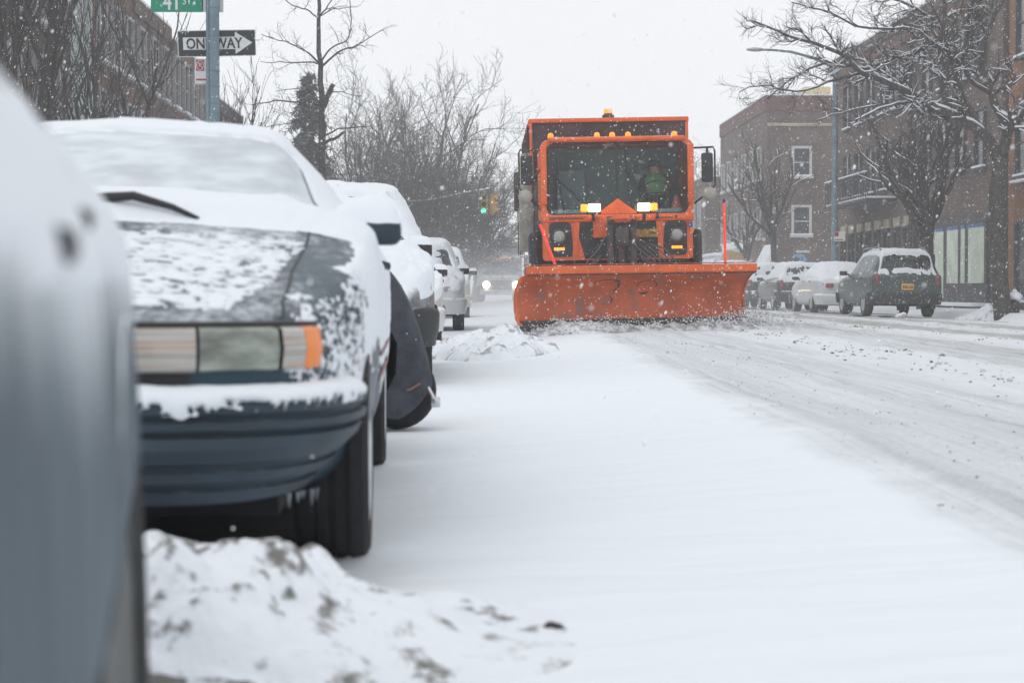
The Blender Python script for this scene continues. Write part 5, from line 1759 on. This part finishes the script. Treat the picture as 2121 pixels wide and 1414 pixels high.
# right side
RX_ = 15.5
rootA, oA = block('brick_building', 'two storey brick building with a snowless gable wall and white sash windows', RX_, 26, 94.8, 112, 9.9, BR_GREY, .75, cornice=BR_RED)
xw = [W(1660, 400, 94.8).x]
for z in (6.55, 3.55): win_rows(rootA, oA, 'y-', 94.8, xw, [z], .78, 1.4, t=.13)
win_rows(rootA, oA, 'x-', RX_, [97, 99.6, 102.4, 105.2, 108, 110.5], [3.4, 6.5], .95, 1.6)
MB().box(RX_ + .02 - oA.x, 26 - oA.x, -.06, -.002, 9.1, 9.25).build('string_course', M_STONE, rootA, sm=0)
MB().box(RX_ - oA.x, 26 - oA.x, -.10, -.002, .05, 2.05).build('painted_base', mat('red_painted_base', (.20, .06, .055), .85, var=.15), rootA, sm=0)
q = MB(); q.rbox(RX_ + .7 - oA.x, RX_ + .95 - oA.x, .5, .8, 10.7, 11.6, .02); q.build('vent_pipe', M_STEEL, rootA, sm=30)
c = W(1695, 195, 97)
q = MB(); q.rbox(c.x - .75, c.x + .65, 97, 99, 10.74, 11.35, .04)
o = q.build('roof_shed', mat('cream_panel', (.60, .50, .26), .8), None, sm=30); tag(o, 'cream box-like shed on the roof of the two storey brick building', 'roof shed')

rootB, oB = block('apartment_building', 'long dark brick apartment building with fire escape and shop window', RX_, 30, 53.2, 77.4, 9.9, BR_GREY, .4)
yb = [55.4 + 2.15 * k for k in range(10)]
win_rows(rootB, oB, 'x-', RX_, yb, [4.4, 7.2], .95, 1.7, fm=M_FRAME_D)
win_rows(rootB, oB, 'x-', RX_, [63.0 + 1.55 * k for k in range(9)], [1.15], .62, 1.75, fm=M_FRAME_D, lintel=M_STONE, sash=False)
win_rows(rootB, oB, 'y-', 53.2, [17.5, 20, 22.5], [4.4, 7.2], .95, 1.7, fm=M_FRAME_D)
MB().box(RX_ - .10 - oB.x, RX_ - .002 - oB.x, .0, 24.2, 9.4, 9.65).build('cornice', BR_RED, rootB, sm=0)
# fire escape
q = MB()
for z in (3.95,):
    q.box(RX_ - 1.15 - oB.x, RX_ - .01 - oB.x, 13.0, 20.4, z, z + .07)
    for k in range(26): q.box(RX_ - 1.15 - oB.x, RX_ - 1.12 - oB.x, 13.0 + k * .29, 13.03 + k * .29, z + .07, z + .95)
    q.box(RX_ - 1.17 - oB.x, RX_ - 1.10 - oB.x, 13.0, 20.4, z + .95, z + 1.0)
    for yy in (13.0, 20.36): q.box(RX_ - 1.15 - oB.x, RX_ - oB.x - .01, yy, yy + .04, z + .9, z + .95)
for sg in (-.2, .2): q.tube([(RX_ - .75 + sg - oB.x, 13.6, 4.02), (RX_ - .3 + sg * .5 - oB.x, 15.6, 6.9)], .025, 6)
fe = q.build('fire_escape', M_FRAME_D, rootB, sm=0)
q = MB()
for z in (3.95,): q.rbox(RX_ - 1.14 - oB.x, RX_ - .02 - oB.x, 13.02, 20.3, z + .072, z + .15, .03); q.rbox(RX_ - 1.19 - oB.x, RX_ - 1.08 - oB.x, 13.0, 20.4, z + 1.0, z + 1.06, .02)
q.build('snow_cap', M_SNOW_FINE, fe, sm=40)
# shop window
ys0 = [54.9, 56.4, 57.7, 58.5]
M_SHOPGL = mat('shop_pane', (.42, .50, .40), .25, var=.2, vscale=1.2, emit=.06, ecol=(.75, .85, .65))
q = MB(); q.box(RX_ - .14 - oB.x, RX_ - .002 - oB.x, 1.1, 7.3, .2, 3.0)
sf = q.build('shop_front', M_FRAME_D, rootB, sm=0)
for y0, y1 in ((54.5, 56.2), (56.6, 57.05), (57.4, 58.7), (59.15, 60.3)):
    MB().box(RX_ - .16 - oB.x, RX_ - .142 - oB.x, y0 - 53.2, y1 - 53.2, .95 if y0 < 59 else .5, 2.62).build('shop_pane', M_SHOPGL, sf, sm=0)
    MB().box(RX_ - .17 - oB.x, RX_ - .142 - oB.x, y0 - 53.2, y1 - 53.2, 2.622, 2.72).build('blue_strip', mat('blue_strip', (.06, .16, .36), .6), sf, sm=0)
q = MB(); q.rbox(RX_ - .6 - oB.x, RX_ - .02 - oB.x, .9, 7.5, .25, .36, .03); q.build('snow_ledge', M_SNOW_FINE, sf, sm=40)
# downpipe between shop and flats, wall lamp
q = MB(); q.tube([(RX_ - .1 - oB.x, 10.6, .2), (RX_ - .1 - oB.x, 10.6, 9.3)], .06, 8); q.build('downpipe', M_FRAME_D, rootB, sm=60)

rootC, oC = block('corner_building', 'orange-brown brick building at the right edge of the picture', RX_, 28, 40, 52.6, 13.5, BR_ORANGE, .5)
win_rows(rootC, oC, 'x-', RX_ , [51.2, 48.6, 46, 43.4], [3.9, 7.2, 10.3], .9, 1.9, fm=M_FRAME_D)
win_rows(rootC, oC, 'x-', RX_ , [51.2, 48.6, 46, 43.4], [.4], .9, 2.2, fm=M_FRAME_D, sash=False)
q = MB()
for yy in (51.2, 48.6, 46, 43.4): q.rbox(RX_ - .2 - oC.x, RX_ - .002 - oC.x, yy - oC.y - .7, yy - oC.y + .7, 3.72, 3.8, .02)
q.build('snow_ledge', M_SNOW_FINE, rootC, sm=40)

rootD, oD = block('far_building', 'pale hazy building behind the right-hand mirror of the plough truck', RX_ - .4, 27, 116, 150, 7.4, BR_GREY, .4)
win_rows(rootD, oD, 'x-', RX_ - .4, [118.5 + 3 * k for k in range(10)], [1.4, 4.6], 1.1, 1.7, pm=M_PANE_PALE)

# hazy house far on the left behind the trees
rootE, oE = block('far_building', 'faint building block behind the leafless trees on the left', -26, -9, 108, 140, 6.5, BR_GREY, .4)
win_rows(rootE, oE, 'y-', 108, [-24, -21, -18, -15, -12], [1.4, 4.2], 1.1, 1.5, pm=M_PANE_PALE)

# snow-roofed objects in the gap behind the plough blade
c = W(1525, 560, 86)
t = thing('storage_container', 'yellow container with a heap of snow on top, left of the small trees', 'container', (c.x, 86, G(c.x)))
q = MB(); q.rbox(-.45, .45, 0, 1.6, .1, 2.35, .03)
for k in range(5): q.box(-.42 + k * .19, -.36 + k * .19, -.03, -.001, .2, 2.2)
q.build('body', mat('ochre_panel', (.48, .30, .10), .7), t, sm=30)
q = MB(); q.ball((0, .8, 2.36), .6, 3, sc=(.95, 1.4, .62), jit=.4, seed=4); q.build('snow_cap', M_SNOW_FINE, t, sm=180)
c = W(1490, 560, 92)
t = thing('parked_van', 'snow-covered white van roof showing just above the plough blade', 'van', (c.x + .3, 92, G(c.x)))
q = MB(); q.prism([(-.95, .35), (.95, .35), (.92, 1.5), (.75, 2.2), (-.45, 2.2), (-.9, 1.4)], 0, 4.6); q.build('body', M_WHITE_SNOWY, t, sm=30)
q = MB(); q.rbox(-.6, .75, .1, 4.5, 2.16, 2.36, .08); q.build('snow_cover', M_SNOW_FINE, t, sm=60)
for sx in (-1, 1):
    for yy in (.9, 3.6): wheel(t, sx * .85, yy, .36, .22, M_RIM, sx)
c = W(1600, 545, 90)
t = thing('stair_gable', 'dark brown slanted gable of a stair entrance with snow beside it', 'porch', (c.x, 90, G(c.x)))
q = MB(); q.prism([(-.9, 0), (1.0, 0), (1.0, 2.6), (.3, 2.6)], 0, 3); q.build('wall', BR_BROWN, t, sm=0)
q = MB(); q.prism([(-1.15, .3), (-.92, .3), (.28, 2.64), (.1, 2.75)], -.05, 3.05); q.build('snow_cap', M_SNOW_FINE, t, sm=0)

# blue mural panel and small one-way arrow on the painted base
c = W(1650, 537, 94.6)
t = thing('wall_sign', 'light blue lozenge sign on the red painted base of the brick building', 'sign', (c.x, 94.62, 0))
q = MB(); q.prism([(-.55, c.z), (-.35, c.z + .26), (.35, c.z + .26), (.55, c.z), (.35, c.z - .26), (-.35, c.z - .26)], 0, .06); q.build('board', mat('light_blue_board', (.18, .34, .58), .6), t, sm=0)
q = MB(); q.prism([(-.2, c.z), (0, c.z + .14), (.2, c.z), (0, c.z - .14)], -.02, -.001); q.build('dark_diamond', M_FRAME_D, t, sm=0)

# ------------------------------------------------------------------ signs
M_POLE = mat('galvanised_pole', (.13, .19, .23), .55, .2, var=.2, vscale=3)
M_SIGNBLK = mat('sign_black', (.02, .022, .026), .5)
M_SIGNWHT = mat('sign_white', (.55, .56, .57), .5, var=.06, vscale=20)
M_SIGNGRN = mat('sign_green', (.0, .20, .12), .45)
M_SIGNRED = mat('sign_red', (.32, .03, .035), .5)
M_ALU = mat('sign_back', (.4, .41, .42), .4, .6)

def arrow_sign(parent, w, h, letters, flip=1, parts=True):
    """one-way plate in its own x, z plane facing -y"""
    pl = MB(); pl.prism(rrect(-w / 2, w / 2, -h / 2, h / 2, h * .06, 3), 0, .006)
    b = pl.build('sign_plate', M_SIGNWHT, parent, sm=30)
    q = MB(); q.prism(rrect(-w / 2 + h * .03, w / 2 - h * .03, -h / 2 + h * .03, h / 2 - h * .03, h * .05, 3), -.004, -.001); q.build('black_field', M_SIGNBLK, b, sm=30)
    a = [(-.43 * w, -.235 * h), (.235 * w, -.235 * h), (.235 * w, -.42 * h), (.455 * w, 0), (.235 * w, .42 * h), (.235 * w, .235 * h), (-.43 * w, .235 * h)]
    if flip < 0: a = [(-x, z) for x, z in a][::-1]
    q = MB(); q.prism(a, -.008, -.0045); q.build('white_arrow', M_SIGNWHT, b, sm=0)
    if letters:
        q = MB()
        vs, fs = text_mesh(letters, h * .56, T(-.035 * w * flip, -.011, -.008), .001, sx=.80, bold=.004)
        q.add(vs, fs); q.build('lettering', M_SIGNBLK, b, sm=0, fix=False)
    return b

d = 22.3
pb = W(443, 640, d)
t = thing('street_sign_post', 'grey street sign post carrying street name, one way and parking signs', 'sign post', (pb.x, d, G(pb.x)))
gz = t.location.z
b = MB(); b.lathe([(.085, 0), (.08, .05), (.079, 6.0), (.06, 6.02)], 20); b.tube([(-.045, -.075, .1), (-.045, -.075, 5.9)], .012, 6)
for z in (2.7, 2.82, 3.02, 3.2, 3.62, 3.95): b.lathe([(.083, z), (.083, z + .018)], 20)
b.build('post', M_POLE, t, sm=50)
c = W(447, 88, d) - t.location
s = arrow_sign(t, .925, .315, 'ONE WAY'); s.location = (c.x, .09, c.z); s.rotation_euler = (0, R(-2.2), R(7))
c = W(366, -10, d) - t.location
q = MB(); q.prism(rrect(-.31, .31, -.20, .20, .02, 3), 0, .006); s = q.build('street_name_plate', M_SIGNGRN, t, sm=30); s.location = (c.x, .02, c.z); s.rotation_euler = (0, 0, 0)
q = MB()
vs, fs = text_mesh('41', .27, T(-.06, -.004, -.09), .001, sx=.8, bold=.004); q.add(vs, fs)
vs, fs = text_mesh('ST', .13, T(.12, -.004, -.07), .001, sx=.85); q.add(vs, fs)
q.build('lettering', M_SIGNWHT, s, sm=0, fix=False)
q = MB(); q.box(.30, .55, -.0, .004, -.2, -.05); q.build('bracket', M_ALU, s, sm=0)
c = W(424, 147, d) - t.location
q = MB(); q.prism(rrect(-.13, .13, -.155, .155, .012, 3), 0, .005); s = q.build('parking_sign', M_SIGNWHT, t, sm=30); s.location = (c.x, .085, c.z)
q = MB(); q.prism(rrect(-.115, -.018, .01, .14, .008, 2), -.004, -.001); rs = q.build('red_panel', M_SIGNRED, s, sm=0)
q = MB()
ring = [(-.066 + .042 * math.cos(a), -.006, .075 + .055 * math.sin(a)) for a in np.linspace(0, 6.283, 25)]
q.tube(ring, .0045, 5); q.tube([(-.095, -.006, .112), (-.037, -.006, .038)], .004, 5)
vs, fs = text_mesh('P', .075, T(-.066, -.006, .075), .001); q.add(vs, fs)
q.build('no_parking_symbol', M_SIGNWHT, rs, sm=0, fix=False)
q = MB(); q.box(-.115, .115, -.003, -.001, -.105, -.085); q.box(-.115, .115, -.003, -.001, -.15, -.145); q.build('red_band', M_SIGNRED, s, sm=0)

d = 33
c = W(85, 238, d)
t = thing('street_sign_post', 'slim post with a one way sign half hidden by the silver car', 'sign post', (c.x, d, .14))
b = MB(); b.lathe([(.03, 0), (.03, c.z + .3)], 12); b.build('post', M_POLE, t, sm=50)
s = arrow_sign(t, .62, .31, 'WAY'); s.location = (0, -.04, c.z - .14)

# lamp post on the right with its parking sign
d = 65
c = W(1728, 640, d)
t = thing('street_lamp', 'grey street lamp post with a long arm over the street, right side', 'street lamp', (c.x, d, G(c.x)))
top = W(1728, 150, d) - t.location
b = MB(); b.lathe([(.17, 0), (.17, .5), (.13, .55), (.095, top.z)], 14); b.build('post', M_POLE, t, sm=50)
P = [W(x, y, d) - t.location for x, y in ((1728, 155), (1722, 138), (1690, 122), (1640, 108), (1600, 104), (1562, 103))]
b = MB(); b.tube(P, [.06, .055, .05, .045, .04, .04], 8); b.build('arm', M_POLE, t, sm=60)
e = W(1562, 103, d) - t.location
b = MB(); b.ball((e.x + .05, 0, e.z), .14, 2, sc=(2.4, 1, .55)); lh = b.build('lamp_head', M_ALU, t, sm=60)
c2 = W(1737, 490, d) - t.location
q = MB(); q.prism(rrect(-.2, .2, -.17, .17, .02, 3), 0, .01); s = q.build('parking_sign', mat('sign_white_bright', (.72, .70, .70), .5), t, sm=30); s.location = (c2.x, -.19, c2.z)
q = MB(); q.box(-.19, -.04, -.006, -.001, .0, .16); q.box(-.17, .12, -.006, -.001, -.13, -.10); q.build('red_panel', M_SIGNRED, s, sm=0)

# small one way plate on the right
d = 93
c = W(1662, 521, d)
t = thing('street_sign_post', 'short post with a dark arrow sign before the brick gable wall', 'sign post', (c.x, d, .2))
b = MB(); b.lathe([(.03, 0), (.03, c.z)], 10); b.build('post', M_POLE, t, sm=50)
s = arrow_sign(t, .85, .28, '', -1); s.location = (0, -.04, c.z - .2)

# hydrant with a snow cap
d = 43.2
c = W(2101, 662, d)
t = thing('fire_hydrant', 'black fire hydrant wearing a cap of snow, at the right edge', 'hydrant', (c.x, d, c.z))
M_HYD = mat('hydrant_black', (.025, .025, .028), .5, snow=(.6, 1.1, .5, 20))
b = MB(); b.lathe([(.15, 0), (.15, .04), (.115, .05), (.115, .44), (.14, .45), (.14, .49), (.12, .52), (.075, .58), (.03, .61), (.03, .65), (.001, .655)], 24); b.build('barrel', M_HYD, t, sm=50)
for a in (-90, 90, 180):
    b = MB(); b.lathe([(.06, .10), (.06, .16), (.07, .165), (.07, .20), (.03, .21), (.03, .235), (.001, .24)], 16, T(0, 0, .33) @ RZ(a) @ RY(90)); b.build('outlet', M_HYD, t, sm=50)
b = MB(); b.ball((0, 0, .53), .17, 3, sc=(1, 1, .75), jit=.2, seed=2); b.ball((0, 0, .66), .06, 2); b.build('snow_cap', M_SNOW_FINE, t, sm=180)
for (x, y, dd, w, h, lb, sd) in ((2040, 650, 44.5, .75, .2, 'low lump of snow on the pavement beside the big tree', 3.1), (1673, 650, 44.2, .16, .12, 'small white lump of snow behind the green wagon', 6.6)):
    c = W(x if w > .3 else 1866, y, dd)
    snow_pile('snow_pile', lb, c.x, dd, w, .5 if w > .3 else .15, h, sd, M_SNOW_DIRT2, (50, 40), .5)

# ------------------------------------------------------------------ traffic signals
M_SIG = mat('signal_yellow', (.55, .30, .03), .5)
M_GREEN_LIT = mat('signal_green_lit', (.1, 1, .55), .3, emit=3.2, ecol=(.05, 1, .5))
M_SIG_OFF = mat('signal_off', (.03, .025, .02), .4)
def signal(label, x, y, d, armpx, lit=True):
    c = W(x, y, d)
    base = W(armpx[0][0], 640, d)
    t = thing('traffic_signal', label, 'traffic light', (base.x, d, G(base.x)))
    o = Vector(t.location)
    P = [W(px, py, d) - o for px, py in armpx]
    b = MB(); b.tube([(0, 0, 0)] + [P[0]], [.11, .08], 10); b.build('pole', M_POLE, t, sm=60)
    b = MB(); b.tube(P, .05, 8); arm = b.build('mast_arm', M_POLE, t, sm=60)
    MB().tube([p + Vector((0, 0, .05)) for p in P], .045, 6).build('snow_cap', M_SNOW_FINE, arm, sm=60)
    h = c - o
    for k, (dx, rz) in enumerate(((0, -12), (.36, 75))):
        M = T(h.x + dx, .05 * k, h.z) @ RZ(rz) @ Matrix.Scale(.76 if d < 100 else 1, 4)
        q = MB(); q.rbox(-.17, .17, -.1, .12, -.55, .55, .03, M=M); hd = q.build('signal_head', M_SIG, t, sm=40)
        for i, zz in enumerate((.36, 0, -.36)):
            q = MB(); q.lathe([(.13, 0), (.13, .02), (.001, .05)], 20, M @ T(0, -.1, zz) @ RX(90)); q.build('signal_lens', M_GREEN_LIT if (lit and i == 2 and k == 0) else M_SIG_OFF, hd, sm=50)
            q = MB()
            q.grid([[tuple(M @ Vector((.145 * math.cos(a), -.1 - e, zz + .145 * math.sin(a)))) for a in np.linspace(-.5, math.pi + .5, 14)] for e in (0, .2)])
            q.build('visor', M_SIG, hd, sm=50)
    q = MB(); q.tube([(h.x + .2, 0, h.z + .55), (h.x + .2, 0, h.z + .75)], .04, 8); q.build('hanger', M_SIG, t, sm=40)
signal('yellow traffic signal with a lit green lamp, left of the plough', 1003, 423, 78, ((800, 425), (900, 415), (960, 402), (1018, 392)))
signal('small far traffic signal high over the oncoming truck, unlit', 1012, 520, 220, ((960, 515), (990, 509), (1021, 500)), False)

# ------------------------------------------------------------------ the truck farther behind
def far_truck():
    d = 96
    c = W(1037, 640, d)
    root = thing('oncoming_truck', 'pale hazy truck with lit headlights following behind the plough', 'truck', (c.x, d, G(c.x)))
    m = mat('dull_white_paint', (.42, .43, .44), .5, snow=(.5, 1, .5, 9))
    b = MB(); b.rbox(-1.15, 1.15, 1.6, 8, .9, 3.0, .08); b.build('cargo_body', m, root, sm=40)
    b = MB(); b.rbox(-1.05, 1.05, .0, 1.5, .55, 2.35, .12); b.rbox(-.95, .95, -1.2, .3, .5, 1.32, .15); cab = b.build('cab', m, root, sm=50)
    b = MB(); b.prism(rrect(-.92, .92, 1.42, 2.12, .08, 4), -.03, .0); b.build('windshield', M_PANE_PALE, cab, sm=40)
    b = MB(); b.rbox(-.55, .55, -1.23, -1.15, .62, 1.1, .03); b.build('grille', M_FRAME_D, cab, sm=40)
    b = MB(); b.rbox(-1.1, 1.1, -1.4, -1.2, .35, .6, .05); b.build('bumper', M_ALU, root, sm=40)
    for sx in (-1, 1):
        b = MB(); b.lathe([(.17, 0), (.16, .03), (.001, .05)], 20, T(sx * .76, -1.2, .86) @ RX(90)); b.build('headlight', mat('headlight_lit', (1, .8, .5), .3, emit=40, ecol=(1, .80, .5)), root, sm=60)
        b = MB(); b.rbox(sx * 1.3 - .11, sx * 1.3 + .11, -.1, .05, 1.45, 2.4, .03); b.tube([(sx * 1.0, .1, 2.3), (sx * 1.3, 0, 2.3)], .03, 6); b.build('mirror', M_FRAME_D, root, sm=40)
        wheel(root, sx * 1.0, -.35, .48, .28, M_GRIME, sx); wheel(root, sx * 1.0, 5.6, .48, .5, M_GRIME, sx)
        b = MB(); b.rbox(sx * 1.12 - .04, sx * 1.12 + .04, 1.55, 1.62, 2.75, 2.85, .01); b.build('marker_lamp', M_AMB_ROOF, root, sm=40)
    b = MB()
    for i in range(5): b.rbox(-.5 + i * .22, -.34 + i * .22, -.04, -.001, 2.22, 2.27, .01)
    b.build('roof_lamps', M_AMB_ROOF, cab, sm=40)
    b = MB(); b.rbox(-.45, .9, 1.56, 1.6, 2.82, 2.9, .005); b.build('dark_band', M_FRAME_D, root, sm=0)
far_truck()

def blowing_snow():
    m = bpy.data.materials.new('blowing_snow')
    m.use_nodes = True
    nt = m.node_tree
    for n in list(nt.nodes):
        if n.type == 'BSDF_PRINCIPLED': nt.nodes.remove(n)
    v = N(nt, 'ShaderNodeVolumePrincipled')
    v.inputs['Color'].default_value = (.98, .985, 1, 1)
    tc = N(nt, 'ShaderNodeTexCoord')
    sp = N(nt, 'ShaderNodeSeparateXYZ'); nt.links.new(tc.outputs['Generated'], sp.inputs[0])
    g = mrange(nt, sp.outputs[2], 1.0, .0)
    ex = math_node(nt, 'MULTIPLY', mrange(nt, sp.outputs[0], 0, .25), mrange(nt, sp.outputs[0], 1, .6))
    ey = mrange(nt, sp.outputs[1], 0, .12)
    nn = noise_node(nt, .35, 2, tc.outputs['Object'])
    d = math_node(nt, 'MULTIPLY', math_node(nt, 'MULTIPLY', g, math_node(nt, 'MULTIPLY', ex, ey)), mrange(nt, nn.outputs[0], .3, .7, .4, 1.3))
    nt.links.new(math_node(nt, 'MULTIPLY', d, .02), v.inputs['Density'])
    out = [n for n in nt.nodes if n.type == 'OUTPUT_MATERIAL'][0]
    nt.links.new(v.outputs[0], out.inputs['Volume'])
    m.cycles.volume_step_rate = 4 if hasattr(m, 'cycles') else 1
    o = MB().box(-5, 11.5, 37, 118, .02, 2.8).build('blowing_snow', m, sm=0)
    tag(o, 'white powder snow blowing low along the street behind the plough', 'blowing snow', kind='stuff')
blowing_snow()
# ------------------------------------------------------------------ haze
def haze():
    m = bpy.data.materials.new('haze')
    m.use_nodes = True
    nt = m.node_tree
    for n in list(nt.nodes):
        if n.type == 'BSDF_PRINCIPLED': nt.nodes.remove(n)
    v = N(nt, 'ShaderNodeVolumePrincipled')
    v.inputs['Color'].default_value = (.98, .985, 1, 1)
    v.inputs['Density'].default_value = HAZE
    v.inputs['Anisotropy'].default_value = .0
    out = [n for n in nt.nodes if n.type == 'OUTPUT_MATERIAL'][0]
    nt.links.new(v.outputs[0], out.inputs['Volume'])
    o = MB().box(-62, 82, -9, 262, -1.2, 30).build('haze', m, sm=0)
    tag(o, kind='stuff')
    o.display_type = 'WIRE'
HAZE = .0023
haze()

# ------------------------------------------------------------------ falling snow
def flakes():
    r = np.random.default_rng(11)
    n = 0
    c = []; s = []
    dmax = 46.0
    tot = 190000
    d = dmax * r.random(tot) ** (1 / 2.6)
    d = d[d > 1.2]
    x = (r.random(len(d)) * 2 - 1) * (.36 * d + .6) + .03 * d
    z = CAMZ - .24 * d - .3 + r.random(len(d)) * (.46 * d + .6)
    k = (z > .25)
    k &= ~((x < -.1) & (x > -2.1) & (z < 1.5) & (d < 9.2) & ((d < 2.8) | (d > 4.15)))
    d, x, z = d[k], x[k], z[k]
    m = len(d)
    rad = np.clip(np.exp(r.normal(-5.92, .42, m)), .0013, .0085) * np.clip(d / 6, .45, 1)
    base = np.array([(1, 0, 0), (-1, 0, 0), (0, 1, 0), (0, -1, 0), (0, 0, 1), (0, 0, -1)], float)
    ax = r.normal(size=(m, 6, 1)) * .25 + 1
    V = base[None] * ax * rad[:, None, None]
    # wind-blown: stretched a little along the fall
    st = r.random(m) * .9
    V[:, :, 0] += V[:, :, 2] * st[:, None] * .7
    V[:, :, 2] *= (1 + st)[:, None]
    V += np.stack([x, d, z], -1)[:, None, :]
    F = np.array([(0, 2, 4), (2, 1, 4), (1, 3, 4), (3, 0, 4), (2, 0, 5), (1, 2, 5), (3, 1, 5), (0, 3, 5)])
    F = (F[None] + (np.arange(m) * 6)[:, None, None]).reshape(-1)
    me = bpy.data.meshes.new('falling_snow')
    me.vertices.add(m * 6); me.vertices.foreach_set('co', V.reshape(-1))
    me.loops.add(len(F)); me.loops.foreach_set('vertex_index', F.astype(np.int32))
    nf = len(F) // 3
    me.polygons.add(nf)
    me.polygons.foreach_set('loop_start', np.arange(nf, dtype=np.int32) * 3)
    me.update(calc_edges=True); me.validate()
    me.polygons.foreach_set('use_smooth', [True] * nf)
    me.materials.append(mat('snowflake', (.93, .94, .96), .8))
    o = bpy.data.objects.new('falling_snow', me)
    COL.objects.link(o)
    tag(o, 'snowflakes falling through the air over the street', 'falling snow', kind='stuff')
flakes()
